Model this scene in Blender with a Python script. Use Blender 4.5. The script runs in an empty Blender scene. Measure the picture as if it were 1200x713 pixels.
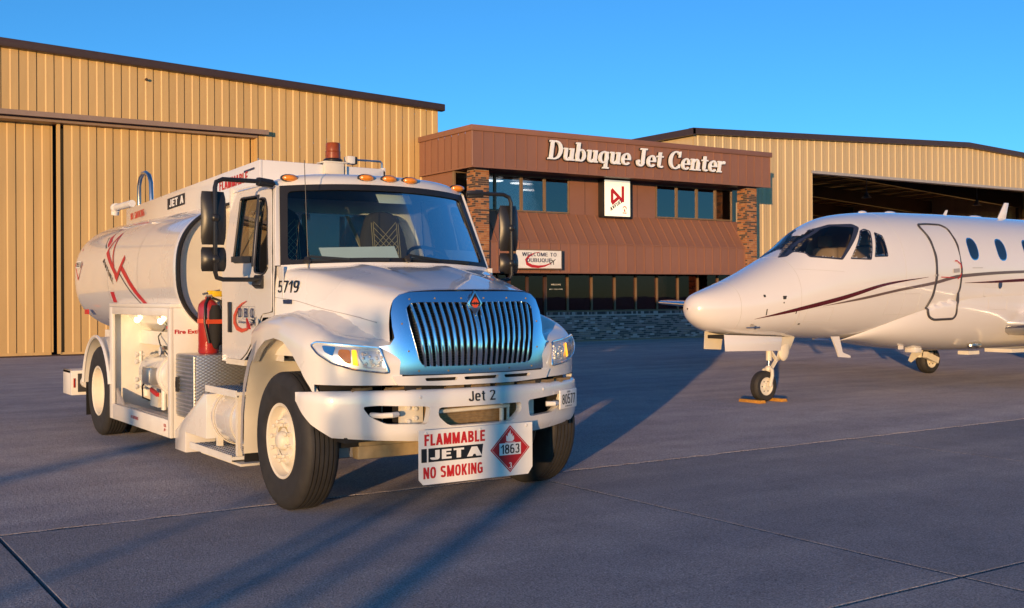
import bpy, bmesh, math, random
from mathutils import Vector, Matrix
R = math.radians
random.seed(7)
SC = bpy.context.scene
COL = SC.collection

# ------------------------------------------------------------------ camera, sky, sun, exposure
YAW = R(33.7)
cam = bpy.data.cameras.new('camera'); cam_o = bpy.data.objects.new('camera', cam); COL.objects.link(cam_o)
cam_o.matrix_world = Matrix.Translation((0, 0, 1.62)) @ Matrix.Rotation(-YAW, 4, 'Z') @ Matrix.Rotation(R(90), 4, 'X') @ Matrix.Rotation(R(-0.3), 4, 'Z')
cam.sensor_width = 36.0; cam.lens = 39.12; cam.shift_y = -9.5/1200
cam.clip_start = 0.05; cam.clip_end = 5000
SC.camera = cam_o

SUN_EL = R(2.7)
SUN_AZ = (0.738, 0.674)                      # the way the light travels over the ground
world = bpy.data.worlds.new('World'); SC.world = world; world.use_nodes = True
wn = world.node_tree.nodes; wl = world.node_tree.links
bg = wn['Background']
sky = wn.new('ShaderNodeTexSky'); sky.sky_type = 'NISHITA'; sky.sun_disc = False
sky.sun_elevation = SUN_EL
sky.sun_rotation = math.atan2(-SUN_AZ[0], -SUN_AZ[1])
sky.air_density = 0.6; sky.dust_density = 0.3; sky.ozone_density = 2.0; sky.altitude = 300
tint = wn.new('ShaderNodeMix'); tint.data_type = 'RGBA'; tint.blend_type = 'MULTIPLY'
tint.inputs['Factor'].default_value = 1.0; tint.inputs['B'].default_value = (0.32, 0.75, 1.0, 1)
hs = wn.new('ShaderNodeHueSaturation'); hs.inputs['Saturation'].default_value = 1.0
wl.new(sky.outputs[0], tint.inputs['A']); wl.new(tint.outputs['Result'], hs.inputs['Color']); wl.new(hs.outputs[0], bg.inputs['Color'])
bg.inputs['Strength'].default_value = 0.15
sun = bpy.data.lights.new('sun', 'SUN'); sun.energy = 2.1; sun.angle = R(0.5); sun.color = (1.0, 0.60, 0.27)
sun_o = bpy.data.objects.new('sun', sun); COL.objects.link(sun_o)
sdir = Vector((SUN_AZ[0]*math.cos(SUN_EL), SUN_AZ[1]*math.cos(SUN_EL), -math.sin(SUN_EL)))
sun_o.rotation_euler = sdir.to_track_quat('-Z', 'Y').to_euler()
SC.view_settings.view_transform = 'Standard'; SC.view_settings.look = 'None'
SC.view_settings.exposure = 1.3; SC.view_settings.gamma = 1.0
SC.cycles.max_bounces = 8; SC.cycles.transparent_max_bounces = 12; SC.cycles.use_denoising = True
SC.cycles.caustics_reflective = False; SC.cycles.caustics_refractive = False; SC.cycles.sample_clamp_indirect = 6

# ------------------------------------------------------------------ materials
def node_mat(name):
    m = bpy.data.materials.new(name); m.use_nodes = True
    nt = m.node_tree; b = nt.nodes['Principled BSDF']
    return m, nt, b
def vary(nt, src, b, amount):
    """each separate sheet or slab is a shade lighter or darker"""
    N = nt.nodes; L = nt.links; oi = N.new('ShaderNodeObjectInfo'); mr = N.new('ShaderNodeMapRange'); mr.inputs['To Min'].default_value = 1-amount; mr.inputs['To Max'].default_value = 1+amount
    L.new(oi.outputs['Random'], mr.inputs[0]); vm = N.new('ShaderNodeVectorMath'); vm.operation = 'SCALE'
    L.new(src, vm.inputs[0]); L.new(mr.outputs[0], vm.inputs['Scale']); L.new(vm.outputs[0], b.inputs['Base Color'])
def mat(name, col, rough=0.5, metal=0.0, coat=0.0, var=0.06, scale=4.0, bump=0.0, bscale=60.0, spec=None, rvar=0.0, stretch=None, each=0.0):
    m, nt, b = node_mat(name); N = nt.nodes; L = nt.links
    b.inputs['Roughness'].default_value = rough; b.inputs['Metallic'].default_value = metal
    if coat: b.inputs['Coat Weight'].default_value = coat; b.inputs['Coat Roughness'].default_value = 0.04
    if spec is not None: b.inputs['Specular IOR Level'].default_value = spec
    tc = N.new('ShaderNodeTexCoord'); mp = N.new('ShaderNodeMapping'); L.new(tc.outputs['Object'], mp.inputs[0])
    if stretch: mp.inputs['Scale'].default_value = stretch
    nz = N.new('ShaderNodeTexNoise'); nz.inputs['Scale'].default_value = scale; nz.inputs['Detail'].default_value = 5
    L.new(mp.outputs[0], nz.inputs['Vector'])
    rp = N.new('ShaderNodeValToRGB'); rp.color_ramp.elements[0].position = 0.3; rp.color_ramp.elements[1].position = 0.72
    rp.color_ramp.elements[0].color = [c*(1-var) for c in col]+[1]
    rp.color_ramp.elements[1].color = [min(1, c*(1+var)) for c in col]+[1]
    L.new(nz.outputs['Fac'], rp.inputs[0]); L.new(rp.outputs[0], b.inputs['Base Color'])
    if each: vary(nt, rp.outputs[0], b, each)
    if rvar:
        mr = N.new('ShaderNodeMapRange'); mr.inputs['To Min'].default_value = max(0.02, rough-rvar); mr.inputs['To Max'].default_value = rough+rvar
        L.new(nz.outputs['Fac'], mr.inputs[0]); L.new(mr.outputs[0], b.inputs['Roughness'])
    if bump:
        n2 = N.new('ShaderNodeTexNoise'); n2.inputs['Scale'].default_value = bscale; n2.inputs['Detail'].default_value = 3
        L.new(mp.outputs[0], n2.inputs['Vector'])
        bp = N.new('ShaderNodeBump'); bp.inputs['Strength'].default_value = bump; bp.inputs['Distance'].default_value = 0.01
        L.new(n2.outputs['Fac'], bp.inputs['Height']); L.new(bp.outputs[0], b.inputs['Normal'])
    return m
def glass(name, tintc=(0.8, 0.85, 0.85), ior=1.5, boost=1.0, gcol=(1, 1, 1)):
    m = bpy.data.materials.new(name); m.use_nodes = True; nt = m.node_tree; N = nt.nodes; L = nt.links
    N.remove(N['Principled BSDF']); out = N['Material Output']
    tr = N.new('ShaderNodeBsdfTransparent'); tr.inputs[0].default_value = (*tintc, 1)
    gl = N.new('ShaderNodeBsdfGlossy'); gl.inputs['Roughness'].default_value = 0.015; gl.inputs['Color'].default_value = (*gcol, 1)
    fr = N.new('ShaderNodeFresnel'); fr.inputs['IOR'].default_value = ior
    mu = N.new('ShaderNodeMath'); mu.operation = 'MULTIPLY'; mu.inputs[1].default_value = boost; mu.use_clamp = True
    tc = N.new('ShaderNodeTexCoord'); nz = N.new('ShaderNodeTexNoise'); nz.inputs['Scale'].default_value = 1.3
    bp = N.new('ShaderNodeBump'); bp.inputs['Strength'].default_value = 0.03; bp.inputs['Distance'].default_value = 0.02
    L.new(tc.outputs['Object'], nz.inputs[0]); L.new(nz.outputs['Fac'], bp.inputs['Height']); L.new(bp.outputs[0], gl.inputs['Normal'])
    mx = N.new('ShaderNodeMixShader'); L.new(fr.outputs[0], mu.inputs[0]); L.new(mu.outputs[0], mx.inputs[0])
    L.new(tr.outputs[0], mx.inputs[1]); L.new(gl.outputs[0], mx.inputs[2]); L.new(mx.outputs[0], out.inputs['Surface'])
    return m
def emit(name, col, s):
    m, nt, b = node_mat(name); b.inputs['Base Color'].default_value = (*col, 1)
    b.inputs['Emission Color'].default_value = (*col, 1); b.inputs['Emission Strength'].default_value = s
    return m
def asphalt(name, base, warm, fine=75.0):
    m, nt, b = node_mat(name); N = nt.nodes; L = nt.links
    b.inputs['Roughness'].default_value = 0.82; b.inputs['Specular IOR Level'].default_value = 0.35
    tc = N.new('ShaderNodeNewGeometry')
    def noise(s, d=6, r=0.6):
        n = N.new('ShaderNodeTexNoise'); n.inputs['Scale'].default_value = s; n.inputs['Detail'].default_value = d; n.inputs['Roughness'].default_value = r
        L.new(tc.outputs['Position'], n.inputs['Vector']); return n
    def mixc(a, bcol, fac, mode='MIX'):
        x = N.new('ShaderNodeMix'); x.data_type = 'RGBA'; x.blend_type = mode
        for s, v in (('A', a), ('B', bcol)):
            if isinstance(v, tuple): x.inputs[s].default_value = (*v, 1)
            else: L.new(v, x.inputs[s])
        if isinstance(fac, float): x.inputs['Factor'].default_value = fac
        else: L.new(fac, x.inputs['Factor'])
        return x.outputs['Result']
    def ramp(fac, p0, p1, c0=(0, 0, 0), c1=(1, 1, 1)):
        r = N.new('ShaderNodeValToRGB'); r.color_ramp.elements[0].position = p0; r.color_ramp.elements[1].position = p1
        r.color_ramp.elements[0].color = (*c0, 1); r.color_ramp.elements[1].color = (*c1, 1); L.new(fac, r.inputs[0]); return r.outputs[0]
    big = noise(0.22, 4); mid = noise(2.2, 6, 0.7); sp = noise(fine, 2, 0.8); sp2 = noise(fine*0.35, 3, 0.8)
    c = mixc(base, warm, ramp(big.outputs['Fac'], 0.38, 0.66))
    dirt = ramp(mid.outputs['Fac'], 0.3, 0.75, (0.78, 0.78, 0.78), (1.12, 1.12, 1.12))
    c = mixc(c, dirt, 1.0, 'MULTIPLY')
    c = mixc(c, ramp(sp.outputs['Fac'], 0.32, 0.68, (0.42, 0.42, 0.43), (1.6, 1.56, 1.5)), 0.9, 'MULTIPLY')
    c = mixc(c, ramp(sp2.outputs['Fac'], 0.3, 0.7, (0.7, 0.7, 0.7), (1.3, 1.3, 1.3)), 0.8, 'MULTIPLY')
    vo = N.new('ShaderNodeTexNoise'); vo.inputs['Scale'].default_value = 0.9; vo.inputs['Detail'].default_value = 7
    mp = N.new('ShaderNodeMapping'); mp.inputs['Scale'].default_value = (0.25, 1.6, 1); L.new(tc.outputs['Position'], mp.inputs[0]); L.new(mp.outputs[0], vo.inputs['Vector'])
    c = mixc(c, ramp(vo.outputs['Fac'], 0.42, 0.62, (0.84, 0.84, 0.86), (1.1, 1.08, 1.05)), 0.8, 'MULTIPLY')
    st = noise(0.55, 5, 0.75); c = mixc(c, ramp(st.outputs['Fac'], 0.56, 0.72, (1, 1, 1), (0.62, 0.61, 0.62)), 0.75, 'MULTIPLY')
    vary(nt, c, b, 0.06)
    bp = N.new('ShaderNodeBump'); bp.inputs['Strength'].default_value = 1.0; bp.inputs['Distance'].default_value = 0.012; b.inputs['Diffuse Roughness'].default_value = 1.0
    ad = N.new('ShaderNodeMath'); ad.operation = 'ADD'; L.new(sp.outputs['Fac'], ad.inputs[0]); L.new(sp2.outputs['Fac'], ad.inputs[1])
    L.new(ad.outputs[0], bp.inputs['Height']); L.new(bp.outputs[0], b.inputs['Normal'])
    return m
def diamond_plate(name):
    m, nt, b = node_mat(name); N = nt.nodes; L = nt.links
    b.inputs['Metallic'].default_value = 0.85; b.inputs['Roughness'].default_value = 0.38; b.inputs['Base Color'].default_value = (0.55, 0.54, 0.52, 1)
    tc = N.new('ShaderNodeTexCoord')
    def bar(ang):
        mp = N.new('ShaderNodeMapping'); mp.inputs['Rotation'].default_value = (0, ang, 0); mp.inputs['Scale'].default_value = (27, 1, 47)
        L.new(tc.outputs['Object'], mp.inputs[0])
        v = N.new('ShaderNodeTexVoronoi'); v.inputs['Randomness'].default_value = 0.0; v.inputs['Scale'].default_value = 1.0; L.new(mp.outputs[0], v.inputs['Vector'])
        return v.outputs['Distance']
    mn = N.new('ShaderNodeMath'); mn.operation = 'MINIMUM'; L.new(bar(R(45)), mn.inputs[0]); L.new(bar(R(-45)), mn.inputs[1])
    bp = N.new('ShaderNodeBump'); bp.inputs['Strength'].default_value = 0.4; bp.inputs['Distance'].default_value = 0.012; bp.invert = True
    L.new(mn.outputs[0], bp.inputs['Height']); L.new(bp.outputs[0], b.inputs['Normal'])
    return m

M = {}
M['apron'] = asphalt('apron concrete', (0.265, 0.255, 0.285), (0.32, 0.295, 0.31))
M['tarmac'] = asphalt('tarmac', (0.345, 0.32, 0.35), (0.41, 0.365, 0.37), 60.0)
M['earth'] = mat('joint earth', (0.06, 0.052, 0.045), 0.95)
M['tan'] = mat('tan wall metal', (0.54, 0.36, 0.15), 0.48, var=0.10, scale=0.8, stretch=(3, 3, 0.4), rvar=0.06, each=0.05)
M['tan_light'] = mat('pale tan wall metal', (0.56, 0.42, 0.23), 0.45, var=0.08, scale=0.8, stretch=(3, 3, 0.4), each=0.04)
M['rail'] = mat('door rail', (0.27, 0.19, 0.15), 0.5)
M['roof_trim'] = mat('dark brown trim', (0.055, 0.032, 0.026), 0.45, var=0.08)
M['brown'] = mat('brown wall metal', (0.25, 0.118, 0.078), 0.5, var=0.08, scale=1.2, rvar=0.06, each=0.05)
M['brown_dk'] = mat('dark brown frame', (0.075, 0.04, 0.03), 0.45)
M['frame_gold'] = mat('bronze window frame', (0.20, 0.13, 0.075), 0.4, var=0.08)
M['brick_a'] = mat('brick tan', (0.38, 0.17, 0.07), 0.9, bump=0.4, bscale=50)
M['brick_b'] = mat('brick orange', (0.31, 0.12, 0.048), 0.9, bump=0.4, bscale=50)
M['brick_c'] = mat('brick dark', (0.07, 0.045, 0.038), 0.85, bump=0.4, bscale=50)
M['base_a'] = mat('shade tinted brick mauve', (0.33, 0.22, 0.22), 0.9, bump=0.4)  # brick copies for the shaded base wall, colour lifted and turned mauve
M['base_b'] = mat('shade tinted brick dark', (0.13, 0.085, 0.09), 0.9, bump=0.4)
M['base_c'] = mat('shade tinted brick brown', (0.40, 0.26, 0.22), 0.9, bump=0.4)
M['mortar_lifted'] = mat('shade lifted mortar', (0.55, 0.46, 0.44), 0.95, bump=0.3)  # mortar copy lightened to counter the shade under the awning
M['brick_d'] = mat('brick grey', (0.55, 0.45, 0.45), 0.9, bump=0.4, bscale=50)  # grey raised against the shade on the base wall
M['mortar'] = mat('mortar', (0.34, 0.24, 0.18), 0.95, bump=0.3)
M['white'] = mat('white truck paint', (0.72, 0.70, 0.68), 0.28, coat=0.9, var=0.015, scale=2, rvar=0.03)
M['white_flat'] = mat('white painted steel', (0.74, 0.71, 0.66), 0.42, coat=0.2, var=0.05, scale=5, rvar=0.08)
M['cream'] = mat('cream painted steel', (0.71, 0.655, 0.55), 0.5, var=0.07, scale=4)
M['jet_white'] = mat('white aircraft paint', (0.73, 0.70, 0.69), 0.22, coat=1.0, var=0.012, scale=1.5)
M['jet_seam'] = mat('panel seam grey', (0.50, 0.47, 0.45), 0.5)
M['chrome'] = mat('chrome', (0.93, 0.92, 0.90), 0.12, metal=1.0, var=0.01)
M['steel'] = mat('brushed steel', (0.62, 0.60, 0.57), 0.28, metal=1.0, var=0.08, scale=20)
M['alu'] = mat('ribbed aluminium', (0.56, 0.55, 0.53), 0.36, metal=0.9, var=0.08, scale=12)
M['surround'] = mat('satin chrome surround', (0.78, 0.86, 0.97), 0.16, metal=1.0, var=0.01)
M['rubber'] = mat('tyre rubber', (0.026, 0.024, 0.023), 0.72, var=0.25, scale=9, bump=0.15, bscale=120)
M['black'] = mat('black plastic', (0.018, 0.017, 0.017), 0.38, var=0.15)
M['black_matt'] = mat('matt black', (0.012, 0.011, 0.011), 0.85)
M['dark'] = mat('dark recess', (0.02, 0.018, 0.017), 0.9)
M['grey_dk'] = mat('grey liner', (0.06, 0.058, 0.056), 0.8)
M['vinyl_black'] = mat('black print', (0.012, 0.012, 0.014), 0.45)
M['vinyl_navy'] = mat('navy print', (0.02, 0.03, 0.09), 0.45)
M['vinyl_red'] = mat('red print', (0.50, 0.018, 0.02), 0.4)
M['vinyl_orange'] = mat('orange red print', (0.62, 0.075, 0.025), 0.4)
M['vinyl_white'] = mat('white print', (0.80, 0.79, 0.76), 0.4)
M['vinyl_grey'] = mat('grey print', (0.36, 0.34, 0.34), 0.45)
M['letter'] = mat('white letter face', (0.84, 0.86, 0.90), 0.4)
M['bulb_chrome'] = mat('lamp reflector', (0.90, 0.89, 0.87), 0.25, metal=0.35)
M['step'] = mat('grey step plate', (0.72, 0.70, 0.66), 0.5, var=0.1)
M['maroon'] = mat('maroon stripe', (0.085, 0.012, 0.016), 0.25, coat=0.8)
M['pewter'] = mat('pewter stripe', (0.13, 0.088, 0.082), 0.3, coat=0.3)
M['chassis'] = mat('chassis tan paint', (0.40, 0.30, 0.17), 0.6, var=0.25, scale=8)
M['seal'] = mat('door seal grey', (0.05, 0.045, 0.05), 0.4)
M['red'] = mat('red paint', (0.36, 0.022, 0.014), 0.3, coat=0.6)
M['yellow'] = mat('yellow plastic', (0.78, 0.50, 0.02), 0.4)
M['chock'] = mat('yellow orange chock paint', (0.50, 0.23, 0.03), 0.7, var=0.25, scale=25)
M['amber'] = mat('amber lens', (0.80, 0.26, 0.015), 0.15, coat=0.6, var=0.1, scale=30)
M['beacon'] = mat('dark amber beacon', (0.26, 0.055, 0.010), 0.3, coat=0.15, var=0.2, scale=30, spec=0.3)
M['brass'] = mat('radiator bronze', (0.32, 0.21, 0.10), 0.5, metal=0.4, var=0.2, scale=30)
M['seat'] = mat('charcoal seat cloth', (0.045, 0.042, 0.045), 0.9, bump=0.3)
M['seat_lt'] = mat('seat stitching', (0.40, 0.33, 0.20), 0.8)
M['dash'] = mat('dark grey dash', (0.035, 0.034, 0.036), 0.7)
M['card'] = mat('pale card', (0.60, 0.66, 0.62), 0.6, var=0.02)
M['beige'] = mat('beige leather', (0.45, 0.34, 0.22), 0.6)
M['leaf_far'] = mat('far foliage', (0.045, 0.06, 0.025), 0.9, var=0.5, scale=0.6)
M['galv'] = mat('galvanised post', (0.35, 0.34, 0.33), 0.5, metal=0.5)
M['wood'] = mat('plain interior wall', (0.40, 0.36, 0.30), 0.8)
M['glass'] = glass('clear glass', (0.80, 0.86, 0.86), 1.5, 1.0)
M['glass_ws'] = glass('windscreen glass', (0.70, 0.80, 0.83), 1.5, 0.9)
M['glass_cab'] = glass('cab side glass', (0.42, 0.44, 0.42), 1.6, 1.6)
M['glass_up'] = glass('blue tinted window glass', (0.60, 0.66, 0.70), 1.7, 2.6, (1.0, 0.86, 0.82))
M['glass_low'] = glass('bronze window glass', (0.34, 0.30, 0.27), 1.5, 1.5, (1.0, 0.50, 0.48))
M['glass_jet'] = glass('aircraft window glass', (0.74, 0.76, 0.80), 1.5, 1.0)
M['glass_jet_dark'] = mat('dark aircraft glazing', (0.012, 0.018, 0.03), 0.05, coat=1.0)
M['jet_frame'] = mat('navy window frame', (0.03, 0.035, 0.06), 0.35)
M['lens'] = glass('clear lens', (0.94, 0.95, 0.95), 1.4, 0.6)
M['tube'] = emit('ceiling lamp tube', (1.0, 0.95, 0.85), 2.2)
M['lit_sign'] = emit('lit sign face', (0.92, 0.84, 0.66), 0.28)
M['cab_lamp'] = emit('cabinet lamp', (1.0, 0.80, 0.42), 4.0)
M['turn_lit'] = emit('amber lit bulb', (1.0, 0.42, 0.01), 0.8)
M['plate'] = diamond_plate('diamond plate')

# ------------------------------------------------------------------ geometry helpers
class MB:
    """collects shapes; build() makes ONE mesh object of them"""
    def __init__(s): s.v = []; s.f = []; s.m = []
    def add(s, vs, fs, mi=0):
        o = len(s.v); s.v += [tuple(p) for p in vs]
        for f in fs: s.f.append(tuple(i+o for i in f)); s.m.append(mi)
        return s
    def box(s, lo, hi, mi=0, mtx=None):
        x0, y0, z0 = lo; x1, y1, z1 = hi
        vs = [Vector(p) for p in ((x0,y0,z0),(x1,y0,z0),(x1,y1,z0),(x0,y1,z0),(x0,y0,z1),(x1,y0,z1),(x1,y1,z1),(x0,y1,z1))]
        if mtx: vs = [mtx @ p for p in vs]
        return s.add(vs, [(0,3,2,1),(4,5,6,7),(0,1,5,4),(1,2,6,5),(2,3,7,6),(3,0,4,7)], mi)
    def bar(s, a, b, w, h, up=(0,0,1), mi=0):
        a = Vector(a); b = Vector(b); d = (b-a).normalized(); u = Vector(up)
        r = d.cross(u)
        if r.length < 1e-4: r = d.cross(Vector((1,0,0)))
        r.normalize(); u = r.cross(d)
        vs = [p + r*(sx*w/2) + u*(sy*h/2) for p in (a, b) for sx, sy in ((-1,-1),(1,-1),(1,1),(-1,1))]
        return s.add(vs, [(3,2,1,0),(4,5,6,7),(0,1,5,4),(1,2,6,5),(2,3,7,6),(3,0,4,7)], mi)
    def tube(s, pts, r, n=8, mi=0, caps=True, closed=False):
        pts = [Vector(p) for p in pts]; rr = r if isinstance(r, (list, tuple)) else [r]*len(pts)
        rings = []; prev = None; k = len(pts)
        for i, p in enumerate(pts):
            if closed: d = pts[(i+1) % k]-pts[i-1]
            else: d = pts[min(i+1, k-1)]-pts[max(i-1, 0)]
            d.normalize()
            if prev is None:
                a = Vector((0,0,1)) if abs(d.z) < 0.9 else Vector((1,0,0)); u = d.cross(a).normalized()
            else:
                u = prev - d*prev.dot(d)
                u = u.normalized() if u.length > 1e-6 else d.orthogonal().normalized()
            prev = u; w = d.cross(u)
            rings.append([p + (u*math.cos(2*math.pi*j/n)+w*math.sin(2*math.pi*j/n))*rr[i] for j in range(n)])
        vs = [q for ring in rings for q in ring]; fs = []
        for i in range(k if closed else k-1):
            a = i*n; b = ((i+1) % k)*n
            for j in range(n): fs.append((a+j, a+(j+1) % n, b+(j+1) % n, b+j))
        if caps and not closed: fs += [tuple(range(n-1, -1, -1)), tuple((k-1)*n+j for j in range(n))]
        return s.add(vs, fs, mi)
    def cyl(s, a, b, r0, r1=None, n=16, mi=0, caps=True): return s.tube([a, b], [r0, r0 if r1 is None else r1], n, mi, caps)
    def lathe(s, prof, org, axis, n=32, mi=0, a0=0.0, a1=2*math.pi):
        """prof: (radius, distance along axis)"""
        ax = Vector(axis).normalized(); u = ax.orthogonal().normalized() if abs(ax.z) > .9 else ax.cross(Vector((0,0,1))).normalized(); w = ax.cross(u); o = Vector(org)
        full = abs(a1-a0-2*math.pi) < 1e-6; nn = n if full else n+1
        vs = [o + ax*h + (u*math.cos(a0+(a1-a0)*j/n)+w*math.sin(a0+(a1-a0)*j/n))*r for r, h in prof for j in range(nn)]
        fs = []
        for i in range(len(prof)-1):
            for j in range(n):
                j2 = (j+1) % nn if full else j+1
                fs.append((i*nn+j, i*nn+j2, (i+1)*nn+j2, (i+1)*nn+j))
        return s.add(vs, fs, mi)
    def grid(s, rows, mi=0, closed=False):
        n = len(rows[0]); vs = [p for r in rows for p in r]; fs = []
        for i in range(len(rows)-1):
            for j in range(n if closed else n-1):
                j2 = (j+1) % n; fs.append((i*n+j, i*n+j2, (i+1)*n+j2, (i+1)*n+j))
        return s.add(vs, fs, mi)
    def prism(s, poly, vec, mi=0):
        """poly: 3-D outline, swept by vec, both ends closed"""
        k = len(poly); v = Vector(vec); vs = [Vector(p) for p in poly]+[Vector(p)+v for p in poly]
        fs = [tuple(range(k-1, -1, -1)), tuple(range(k, 2*k))]+[(i, (i+1) % k, k+(i+1) % k, k+i) for i in range(k)]
        return s.add(vs, fs, mi)
    def ball(s, c, r, n=10, mi=0, sc=(1,1,1), half=None):
        c = Vector(c); rows = []
        for i in range(n//2+1):
            t = math.pi*i/(n//2)
            rows.append([c+Vector((math.sin(t)*math.cos(2*math.pi*j/n)*sc[0], math.sin(t)*math.sin(2*math.pi*j/n)*sc[1], math.cos(t)*sc[2]))*r for j in range(n)])
        return s.grid(rows, mi, closed=True)
    def mesh(s, name, mats, smooth=35, bevel=0.0, solid=0.0, org=None, weld=0.0):
        me = bpy.data.meshes.new(name)
        vs = s.v if org is None else [(p[0]-org[0], p[1]-org[1], p[2]-org[2]) for p in s.v]
        me.from_pydata(vs, [], s.f)
        for p, i in zip(me.polygons, s.m): p.material_index = i
        for m in (mats if isinstance(mats, (list, tuple)) else [mats]): me.materials.append(m if not isinstance(m, str) else M[m])
        bm = bmesh.new(); bm.from_mesh(me)
        if weld: bmesh.ops.remove_doubles(bm, verts=bm.verts, dist=weld)
        if solid:
            bmesh.ops.recalc_face_normals(bm, faces=bm.faces)
            bmesh.ops.solidify(bm, geom=bm.faces[:]+bm.edges[:]+bm.verts[:], thickness=solid)
        bmesh.ops.recalc_face_normals(bm, faces=bm.faces)
        if bevel:
            es = [e for e in bm.edges if len(e.link_faces) == 2 and e.calc_face_angle(0) > R(40)]
            bmesh.ops.bevel(bm, geom=es, offset=bevel, segments=2, profile=0.5, affect='EDGES', clamp_overlap=True)
        bm.to_mesh(me); bm.free()
        if smooth:
            me.polygons.foreach_set('use_smooth', [True]*len(me.polygons)); me.set_sharp_from_angle(angle=R(smooth))
        me.update(); return me
def link(name, me, parent=None, loc=(0,0,0), label=None):
    o = bpy.data.objects.new(name, me); COL.objects.link(o); o.location = loc
    if parent: o.parent = parent
    if label: o['label'] = label
    return o
def obj(name, mb, mats, parent=None, org=None, label=None, kind=None, loc=(0,0,0), **k):
    o = link(name, mb.mesh(name, mats, org=org, **k), parent, loc, label)
    if kind: o['kind'] = kind
    return o
def thing(name, label, cat, loc=(0,0,0), group=None):
    o = bpy.data.objects.new(name, None); COL.objects.link(o); o.location = loc
    o['label'] = label; o['category'] = cat
    if group: o['group'] = group
    return o
def tag(o, label, cat, group=None):
    o['label'] = label; o['category'] = cat
    if group: o['group'] = group
    return o
def structure(name, mb, mats, **k):
    o = obj(name, mb, mats, **k); o['kind'] = 'structure'; return o
def catmull(tab, t):
    """tab rows: (t, a, b, ...) sorted; smooth interpolation (monotone-ish Hermite)"""
    n = len(tab)
    if t <= tab[0][0]: return list(tab[0][1:])
    if t >= tab[-1][0]: return list(tab[-1][1:])
    i = max(k for k in range(n-1) if tab[k][0] <= t)
    t0, t1 = tab[i][0], tab[i+1][0]; h = t1-t0; u = (t-t0)/h; out = []
    for c in range(1, len(tab[0])):
        p0, p1 = tab[i][c], tab[i+1][c]; d = (p1-p0)/h
        def tang(k):
            if k == 0 or k == n-1: return (tab[min(k+1, n-1)][c]-tab[max(k-1, 0)][c])/(tab[min(k+1, n-1)][0]-tab[max(k-1, 0)][0])
            da = (tab[k][c]-tab[k-1][c])/(tab[k][0]-tab[k-1][0]); db = (tab[k+1][c]-tab[k][c])/(tab[k+1][0]-tab[k][0])
            return 0.0 if da*db <= 0 else 2*da*db/(da+db)
        m0, m1 = tang(i), tang(i+1)
        out.append((2*u**3-3*u*u+1)*p0+(u**3-2*u*u+u)*h*m0+(-2*u**3+3*u*u)*p1+(u**3-u*u)*h*m1)
    return out
def inside(p, poly):
    x, y = p; c = False; j = len(poly)-1
    for i in range(len(poly)):
        xi, yi = poly[i]; xj, yj = poly[j]
        if (yi > y) != (yj > y) and x < (xj-xi)*(y-yi)/(yj-yi)+xi: c = not c
        j = i
    return c
def nearest(p, polys):
    best = None; bd = 1e9
    for poly in polys:
        for i in range(len(poly)):
            ax, ay = poly[i-1]; bx, by = poly[i]; dx, dy = bx-ax, by-ay; L2 = dx*dx+dy*dy
            t = 0 if L2 == 0 else max(0, min(1, ((p[0]-ax)*dx+(p[1]-ay)*dy)/L2))
            q = (ax+t*dx, ay+t*dy); d = (q[0]-p[0])**2+(q[1]-p[1])**2
            if d < bd: bd = d; best = q
    return best
def rounded(poly, r, n=4):
    """rounds the corners of a 2-D outline"""
    out = []; k = len(poly)
    for i in range(k):
        p = Vector(poly[i]); a = Vector(poly[i-1])-p; b = Vector(poly[(i+1) % k])-p
        rr = min(r, a.length*.45, b.length*.45); pa = p+a.normalized()*rr; pb = p+b.normalized()*rr
        for j in range(n+1):
            t = j/n; out.append(tuple(pa*(1-t)**2+p*(2*t*(1-t))+pb*t*t))
    return out
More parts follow.
